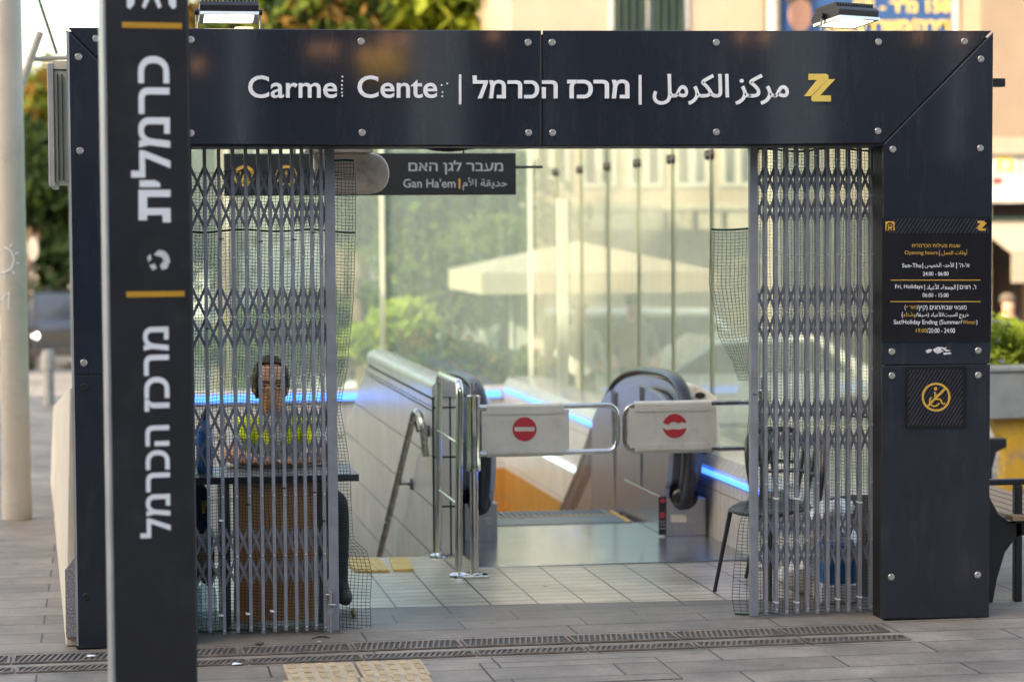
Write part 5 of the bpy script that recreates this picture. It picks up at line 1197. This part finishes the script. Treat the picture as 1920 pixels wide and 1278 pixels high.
for px0, px1, pyb in ((1142, 1290, 56), (1142, 1290, 56-330),):
    a, c = P(px0, pyb, BY), P(px1, pyb, BY); facade_window(bd, a.x, c.x, a.z-.15, a.z+1.25, BY)
for k in range(6):
    x = xa+.35+k*.75
    if x+.5 < xb: facade_window(bd, x, x+.55, P(1150, 345, BY).z-.05, P(1150, 290, BY).z+.35, BY, False)
MB().box(xa-.05, xb, BY-.25, BY-.001, P(1100, 395, BY).z, P(1100, 385, BY).z+.04).build('ledge', 'trim', bd)
b = MB()
for k in range(9): x = xa+.1+k*.47; MB().box(x, x+.36, BY-.3, BY-.26, P(1100, 432, BY).z, P(1100, 400, BY).z).build('balcony_panel', 'trim', bd)
b = MB(); b.cyl((xa+4.05, BY-.1, 2.0), (xa+4.05, BY-.1, 12), .02, n=6); b.build('cable', 'bars', bd)
dp = thing('drainpipe', (xb+.15, BY-.2, 0), 'thick grey pipe standing between the beige building and the blue banner', 'pipe')
b = MB(); b.cyl((P(1442, 30, BY).x, BY-.25, -1.1), (P(1442, 30, BY).x, BY-.25, 12), .11, n=14); b.build('pipe', 'pipe', dp, smooth=True)
b2 = thing('corner_building', (12, BY+3, -1.1), 'building carrying the blue banner with white corner pilaster', 'building')
x1_, x2_, x3_ = P(1460, 30, BY).x, P(1786, 30, BY).x, P(1835, 30, BY).x
MB().box(x1_+.01, x2_, BY+.2, BY+9, 2.1, 11.8).build('wall', 'tan', b2); MB().box(x2_+.002, x2_+.14, BY+.1, BY+9, 2.1, 11.8).build('pilaster', 'winframe', b2); MB().box(x2_+.142, x3_+.3, BY+.15, BY+9, 2.1, 11.8).build('return_wall', 'trim', b2)
MB().box(x1_+.01, x3_, BY+.6, BY+9, -1.1, 2.098).build('shop_floor', 'shopshade', b2)
bn = thing('banner', (P(1630, 30, BY).x, BY, 4.5), 'dark blue property banner with yellow Hebrew lettering behind the right floodlight', 'banner')
NY = BY+.12
MB().pxprism([(1464, -190), (1784, -190), (1784, 75), (1464, 75)], NY, .02).build('sheet', 'bluebanner', bn)
letters('lettering', [(heb('מ"ר')+' 150', 1668, -2, 1782, 24), ('CE -', 1598, 0, 1660, 24), (heb('דירה/משרד/חנות'), 1548, 35, 1782, 60)], 'goldlogo', bn, .03, 0, NY-.022, .004)
b = MB(); b.pxprism([(1500+22*math.cos(a), 28+34*math.sin(a)) for a in np.linspace(0, 2*PI, 22)[:-1]], NY-.022, .004); b.build('portrait_face', 'skin', bn)
b = MB(); b.pxprism([(1474, -6), (1486, -22), (1506, -24), (1520, -10), (1522, 8), (1500, -4), (1478, 10)], NY-.024, .006); b.build('portrait_hair', 'hair', bn)
# tan building and shop on the right
TYD = 25.3
tb = thing('shop_building', (13, TYD+3, -1), 'tan plastered shop building at the right edge with a pale shop sign', 'building')
xs0 = P(1838, 200, TYD).x
MB().box(xs0, xs0+9, TYD, TYD+2, P(1890, 255, TYD).z, 11.5).build('upper_wall', 'tan', tb); MB().box(xs0-.05, xs0+9, TYD-.05, TYD+6, P(1890, 290, TYD).z, P(1890, 256, TYD).z).build('cornice', 'awning', tb)
MB().box(xs0, xs0+9, TYD+.02, TYD+6, P(1890, 380, TYD).z, P(1890, 291, TYD).z).build('sign_fascia', 'winframe', tb)
MB().box(xs0, xs0+9, TYD+.5, TYD+6, -1.1, P(1890, 381, TYD).z).build('shop_front', 'shopshade', tb); MB().box(xs0, xs0+.22, TYD+.1, TYD+.49, -1.1, P(1890, 381, TYD).z).build('pillar', 'awning', tb)
letters('shop_lettering', [(heb('מ'), 1868, 292, 1900, 322)], 'goldlogo', tb, .03, 0, TYD+.015, .004); letters('shop_lettering', [(heb('ון'), 1904, 290, 1930, 326)], 'pipe', tb, .03, 0, TYD+.015, .004)
b = MB(); b.pxprism([(1862, 334), (1878, 334), (1878, 344), (1862, 344)], TYD+.012, .005); b.build('sign_tag', 'red', tb)
aw = thing('shop_awning', (13, TYD-1, 1.2), 'sunlit cream shop awning at the right edge above the bush', 'awning')
za, zb, zc_ = P(1890, 415, TYD).z, P(1890, 470, TYD-1.6).z, P(1890, 530, TYD-1.6).z
b = MB(); b.prism([(TYD, za), (TYD-1.6, zb), (TYD-1.6, zb-.04), (TYD, za-.04)], xs0-.1, xs0+8, 'x'); b.build('canopy', 'canopy', aw)
MB().box(xs0-.1, xs0+8, TYD-1.64, TYD-1.601, zc_, zb).build('valance', 'awning', aw); b = MB(); b.cyl((xs0-.15, TYD-.1, za+.03), (xs0+8, TYD-.1, za+.03), .03, n=8); b.build('roller', 'bars', aw)
pl = thing('concrete_planter', (6.6, 5.3, 0), 'grey concrete planter on yellow painted legs at the right edge', 'planter')
x0 = P(1846, 740, 5.1).x; z0, z1 = P(1890, 785, 5.1).z, P(1890, 697, 5.1).z
b = MB(); b.box(x0, x0+1.6, 5.1, 5.75, z0, z1); b.box(x0-.02, x0+1.62, 5.08, 5.77, z1+.001, z1+.04); b.build('trough', 'concrete', pl, bevel=.01)
lx = P(1866, 800, 5.15).x
for dx in (.0, 1.15):
    b = MB(); b.prism([(lx+dx, z0-.001), (lx+dx+.34, z0-.001), (lx+dx+.3, .003), (lx+dx+.08, .003), (lx+dx+.1, .3)], 5.2, 5.34, 'y'); b.build('leg', 'yellow', pl, bevel=.006)
tree(x0+.35, 5.4, 'sunlit leafy bush growing in the concrete planter', [((x0+.2, 5.4, z1+.22), (.22, .2, .2)), ((x0+.5, 5.45, z1+.16), (.25, .2, .2)), ((x0+.85, 5.4, z1+.25), (.3, .2, .22))], 2600, .035, ['tree2', 'tree1'], 41, .02, top=z1+.3, kind='bush')
bs = thing('metal_seat_frame', (6.1, 4.2, 0), 'black curved metal seat support behind the bench', 'seat frame')
k0 = P(1852, 822, 4.0); k1 = P(1888, 925, 4.0)
b = MB(); b.prism([(k0.x, k0.z), (k1.x, k0.z), (k1.x, k0.z-.06), (k1.x-.07, k0.z-.09), (k1.x-.1, k0.z-.2), (k1.x-.1, .003), (k0.x, .003)], 4.0, 4.08, 'y'); b.build('support', 'iron', bs, bevel=.008)
# bench
be = thing('park_bench', (4.6, .9, 0), 'park bench with black cast iron ends and wooden slats right of the portal', 'bench')
for yy in (.42, 1.75):
    b = MB()
    prof = [P(*p, .42) for p in ((1848, 1152), (1862, 1152), (1870, 1085), (1885, 1035), (1905, 1008), (1930, 1000), (1965, 1002), (1965, 972), (1920, 978), (1893, 978), (1873, 962), (1858, 935), (1846, 900), (1830, 905), (1838, 960), (1846, 1040))]
    b.prism([(p.x, max(.003, p.z)) for p in prof], yy, yy+.045, 'y'); b.build('end_frame', 'iron', be, bevel=.006)
    q0, q1 = P(1846, 905, .42), P(1960, 900, .42); b = MB(); b.box(q0.x, q1.x, yy, yy+.045, q0.z-.014, q0.z+.016); b.box(q1.x-.16, q1.x-.12, yy, yy+.045, .003, q0.z-.015); b.build('armrest', 'iron', be, bevel=.006)
zs = P(1910, 975, .42).z+.004
for i in range(5): x = P(1890, 975, .42).x+i*.085; MB().box(x, x+.07, .36, 1.9, zs, zs+.028).build('slat', 'slat', be, bevel=.004)
# ================================================================== UMBRELLA, CARS, PEOPLE behind the glass
UYc = 15.4
ub = thing('market_umbrella', (6, UYc, gz(6, UYc)), 'big cream market umbrella seen through the right glass wall', 'umbrella')
e0, e1 = P(905, 512, UYc), P(1345, 512, UYc); ez = e0.z; cx_ = (e0.x+e1.x)/2; hw = (e1.x-e0.x)/2; pz = P(1120, 452, UYc+1.3).z
cn = [(cx_-hw, UYc-.0, ez), (cx_+hw, UYc-.0, ez), (cx_+hw, UYc+2.6, ez), (cx_-hw, UYc+2.6, ez)]
b = MB(); b.add(cn+[(cx_, UYc+1.3, pz)], [(0, 1, 4), (1, 2, 4), (2, 3, 4), (3, 0, 4)]); o = b.build('canopy', 'canopy', ub); m_ = o.modifiers.new('s', 'SOLIDIFY'); m_.thickness = .01
vz = P(905, 552, UYc).z; b = MB(); b.box(cx_-hw, cx_+hw, UYc-.012, UYc, vz, ez-.002); b.box(cx_-hw-.012, cx_-hw, UYc, UYc+2.6, vz, ez-.002); b.box(cx_+hw, cx_+hw+.012, UYc, UYc+2.6, vz, ez-.002); b.build('valance', 'canopy', ub)
b = MB(); b.cyl((cx_, UYc+1.3, gz(cx_, UYc)), (cx_, UYc+1.3, pz), .035, n=10); b.build('pole', 'pipe', ub)
for c in cn: MB().bar((cx_, UYc+1.3, pz-.05), (c[0]*.97+cx_*.03, c[1], c[2]-.03), .03, .03, (0, 0, 1)).build('rib', 'pipe', ub)
wp = thing('white_panel', (4.8, 17, -.7), 'white upright panel under the left edge of the umbrella', 'panel')
a, c = P(962, 552, 17), P(1000, 655, 17); b = MB(); b.box(a.x, c.x+.1, 17, 17.06, c.z, a.z); b.box(a.x-.03, a.x-.002, 16.98, 17.08, gz(5, 17), a.z+.02); b.box(c.x+.102, c.x+.13, 16.98, 17.08, gz(5, 17), a.z+.02); b.build('panel_sheet', 'winframe', wp)
def car(x, y, rz, prof, wd, paint, label, z, light=None, cat='car'):
    t = thing('parked_car', (0, 0, 0), label, cat)
    body, glassp, wheels = prof; h = wd/2
    MB().prism(body, -h, h, 'y').build('body', paint, t, bevel=.06, seg=3)
    b = MB(); b.prism(glassp, -h-.004, h+.004, 'y'); b.build('window', 'window', t)
    zt = max(p[1] for p in glassp); zb = min(p[1] for p in glassp); xf = max(p[0] for p in glassp); xr = min(p[0] for p in glassp)
    fx = [p for p in glassp if p[1] == zb]; tp = [p for p in glassp if p[1] == zt]
    x_b, x_t = max(p[0] for p in fx), max(p[0] for p in tp)
    b = MB(); b.obox(((x_b+x_t)/2+.075, 0, (zb+zt)/2), Vector((x_t-x_b, 0, zt-zb))/2*.9, (0, h*.82, 0), Vector((zt-zb, 0, x_b-x_t)).normalized()*.01); b.build('windscreen', 'window', t)
    for wx in wheels:
        for s_ in (-1, 1):
            b = MB(); b.lathe([(.2, -.09), (.33, -.09), (.34, -.05), (.34, .05), (.33, .09), (.2, .09)], (wx, s_*(h-.07), .34), 20, 'y'); wv = b.build('wheel', 'tyre', t, smooth=True)
            b = MB(); b.lathe([(.001, -.1), (.19, -.1), (.2, -.08), (.2, .08), (.19, .1), (.001, .1)], (wx, s_*(h-.07), .34), 14, 'y'); rv = b.build('rim', 'alu', None, smooth=True); rv.parent = wv
    xm = max(p[0] for p in body)
    for s_ in (-1, 1):
        b = MB(); b.ell((xm+.01, s_*(h-.28), .78), (.04, .06, .055), 12, 8); b.build('headlight', light or 'alu', t, smooth=True)
    b = MB(); b.box(xm-.02, xm+.015, -h+.42, h-.42, .62, .86); b.build('grille', 'black', t); b = MB(); b.box(xm-.03, xm+.05, -h+.05, h-.05, .36, .5); b.build('bumper', 'black', t, bevel=.02)
    t.location = (x, y, z); t.rotation_euler = (0, 0, rad(rz)); return t
SUV = ([(-2.1, .35), (2.0, .35), (2.05, .6), (2.0, .98), (1.2, 1.08), (.65, 1.62), (-1.9, 1.66), (-2.12, 1.05)], [(-1.85, 1.08), (1.08, 1.08), (.6, 1.54), (-1.75, 1.57)], (-1.35, 1.3))
SED = ([(-2.1, .32), (2.05, .32), (2.1, .55), (2.0, .78), (1.1, .92), (.4, 1.38), (-.9, 1.42), (-1.6, .98), (-2.1, .94)], [(-1.35, .96), (.95, .96), (.35, 1.32), (-.85, 1.35)], (-1.3, 1.35))
VAN = ([(-2.3, .35), (2.2, .35), (2.25, .8), (2.1, 1.05), (1.5, 1.25), (.9, 1.9), (-2.25, 1.95), (-2.32, 1.0)], [(-2.1, 1.25), (1.35, 1.25), (.85, 1.8), (-2.05, 1.82)], (-1.4, 1.4))
car(P(146, 640, 40).x, 42.0, -97, SUV, 1.8, 'cardark', 'dark off-roader with bright headlights facing us in the street on the left', -1.12, 'headlight')
car(P(1190, 600, 21).x, 21.3, 4, VAN, 1.8, 'carsilver', 'silver van parked under the umbrella beyond the right glass', -1.12)
car(P(1300, 640, 17.5).x+.6, 18.0, 178, SED, 1.7, 'carwhite', 'white car parked beyond the right glass nearest the net flap', gz(6, 18))
car(P(900, 640, 22).x, 23.6, 176, SED, 1.75, 'carwhite', 'white car half hidden by shrubs beyond the far glass', -1.12)
def walker(px_, py_head, Y, top, leg, label, rz=0):
    c = P(px_, py_head, Y); x = c.x; zg = gz(x, Y); H = 1.7; 
    J = [((x, Y, zg+.92), .15), ((x, Y, zg+1.15), .14), ((x, Y, zg+1.36), .15), ((x, Y, zg+1.47), .06), ((x, Y-.02, zg+1.6), .095), ((x, Y-.01, zg+1.68), .08), ((x+.19, Y, zg+1.36), .06), ((x+.26, Y-.03, zg+1.1), .045), ((x+.24, Y-.12, zg+.86), .035), ((x-.19, Y, zg+1.36), .06), ((x-.26, Y+.02, zg+1.1), .045), ((x-.25, Y-.1, zg+.86), .035), ((x+.1, Y, zg+.86), .1), ((x+.12, Y-.08, zg+.48), .07), ((x+.12, Y, zg+.08), .05), ((x+.13, Y-.14, zg+.04), .04), ((x-.1, Y, zg+.86), .1), ((x-.11, Y+.04, zg+.48), .07), ((x-.12, Y+.12, zg+.08), .05), ((x-.12, Y-.02, zg+.04), .04)]
    E = [(0, 1), (1, 2), (2, 3), (3, 4), (4, 5), (2, 6), (6, 7), (7, 8), (2, 9), (9, 10), (10, 11), (0, 12), (12, 13), (13, 14), (14, 15), (0, 16), (16, 17), (17, 18), (18, 19)]
    me = bpy.data.meshes.new('person'); me.from_pydata([j[0] for j in J], E, []); o = bpy.data.objects.new('person', me); COL.objects.link(o)
    o.modifiers.new('skin', 'SKIN'); o.modifiers.new('sub', 'SUBSURF').levels = 1
    for i, j in enumerate(J): me.skin_vertices[0].data[i].radius = (j[1], j[1]); me.skin_vertices[0].data[i].use_root = i == 0
    m2 = bpy.data.meshes.new_from_object(o.evaluated_get(bpy.context.evaluated_depsgraph_get())); bpy.data.objects.remove(o)
    for k in ('skin', top, leg): m2.materials.append(K[k])
    for p in m2.polygons: z = p.center[2]-zg; p.use_smooth = True; p.material_index = 2 if z < .9 else 1 if z < 1.45 and not (z < 1.05 and abs(p.center[0]-x) > .2) else 0
    o = bpy.data.objects.new('person', m2); COL.objects.link(o); tag(o, label, 'person')
    MB().ell((x, Y+.02, zg+1.68), (.1, .115, .09), 12, 8).build('hair', 'hair', o, smooth=True)
walker(1086, 600, 17, 'white', 'trouser', 'person in a white top beyond the right glass near the tall fin')
walker(1188, 590, 16.5, 'tan', 'trouser', 'person in a tan top standing in front of the silver van')
walker(1890, 610, 16.9, 'bluebag', 'trouser', 'person in dark blue top beneath the shop awning at the right edge')
hs2 = thing('low_house', (-1.4, 56, -1.1), 'low cream house with a pale roof far down the street on the left', 'house')
MB().box(-3.6, .9, 56, 60, -1.12, 1.15).build('wall', 'trim', hs2); MB().box(-3.7, 1.0, 55.8, 60.2, 1.152, 1.5).build('roof', 'winframe', hs2)
for x in (-2.6, -1.6, -.7): MB().box(x, x+.5, 55.96, 55.999, -.4, .6).build('window', 'window', hs2)
hz_ = thing('grey_house', (-2, 70, -1.1), 'pale grey apartment block in the distance at the upper left', 'house')
MB().box(-9, 3.5, 70, 76, -1.2, 6.2).build('wall', 'column', hz_)
for i in range(8):
    for j in range(2): MB().box(-8.5+i*1.4, -7.8+i*1.4, 69.96, 69.999, 2+2*j, 3.1+2*j).build('window', 'window', hz_)

# ================================================================== STREET BEHIND THE CAMERA (mirrored in the panels, shades the portal)
ob = thing('office_building', (-30, -8, 0), 'tall grey building across the street that shades the entrance', 'building')
d_ = Vector((math.cos(rad(SUN_AZ)), math.sin(rad(SUN_AZ)), 0)); n_ = Vector((-d_.y, d_.x, 0))
b = MB(); b.obox(d_*-33+n_*-4+Vector((0, 0, 9.3)), d_*8, n_*19, (0, 0, 9.3)); b.build('wall', 'facade', ob)
b = MB()
for i in range(11):
    for j in range(4): MB().obox(d_*-24.98+n_*(-20+3.1*i)+Vector((0, 0, 3+3.4*j)), d_*.02, n_*.9, (0, 0, .9)).build('window', 'window', ob)
rf = thing('street_facade', (10, -30, 0), 'shaded shop facade across the street mirrored in the header', 'building')
MB().box(-10, 44, -36, -30, 0, 13).build('wall', 'facade', rf)
def mir(px_, py_, Y=-30.0):                      # where the glossy panel mirrors this pixel to
    p = P(px_, py_, 0); d = (p-CAM); d.y = -d.y; return p+d*(Y/d.y)
for xa_, xb_ in ((430, 470), (765, 870), (1442, 1552), (1780, 1800)):
    MB().box(mir(xa_, 150).x, mir(xb_, 150).x, -30.5, -29.98, 0, 13).build('column', 'column', rf)
for xa_, xb_ in ((500, 660), (900, 1010), (1080, 1300), (1590, 1740)): MB().box(mir(xa_, 90).x, mir(xb_, 90).x, -29.998, -29.95, 3.2, 6.2).build('window', 'window', rf)
MB().box(13.5, 44, -30.001, -29.96, .2, 3.0).build('window', 'window', rf); MB().box(-9, 4, -30.001, -29.96, .2, 3.0).build('window', 'window', rf)
MB().box(mir(676, 120).x, mir(756, 120).x, -29.9, -29.75, mir(700, 142).z, mir(700, 96).z).build('sign_box', 'yellowsign', rf)
b = MB()
for q in ((592, 93), (621, 93), (727, 73), (756, 73), (683, 103), (720, 98), (926, 66), (1390, 67), (1433, 69), (1722, 67), (1806, 68), (370, 122)): c = mir(*q, -29.4); MB().ell(c, (.06, .06, .06), 10, 8).build('globe_lamp', 'globe', rf, smooth=True)
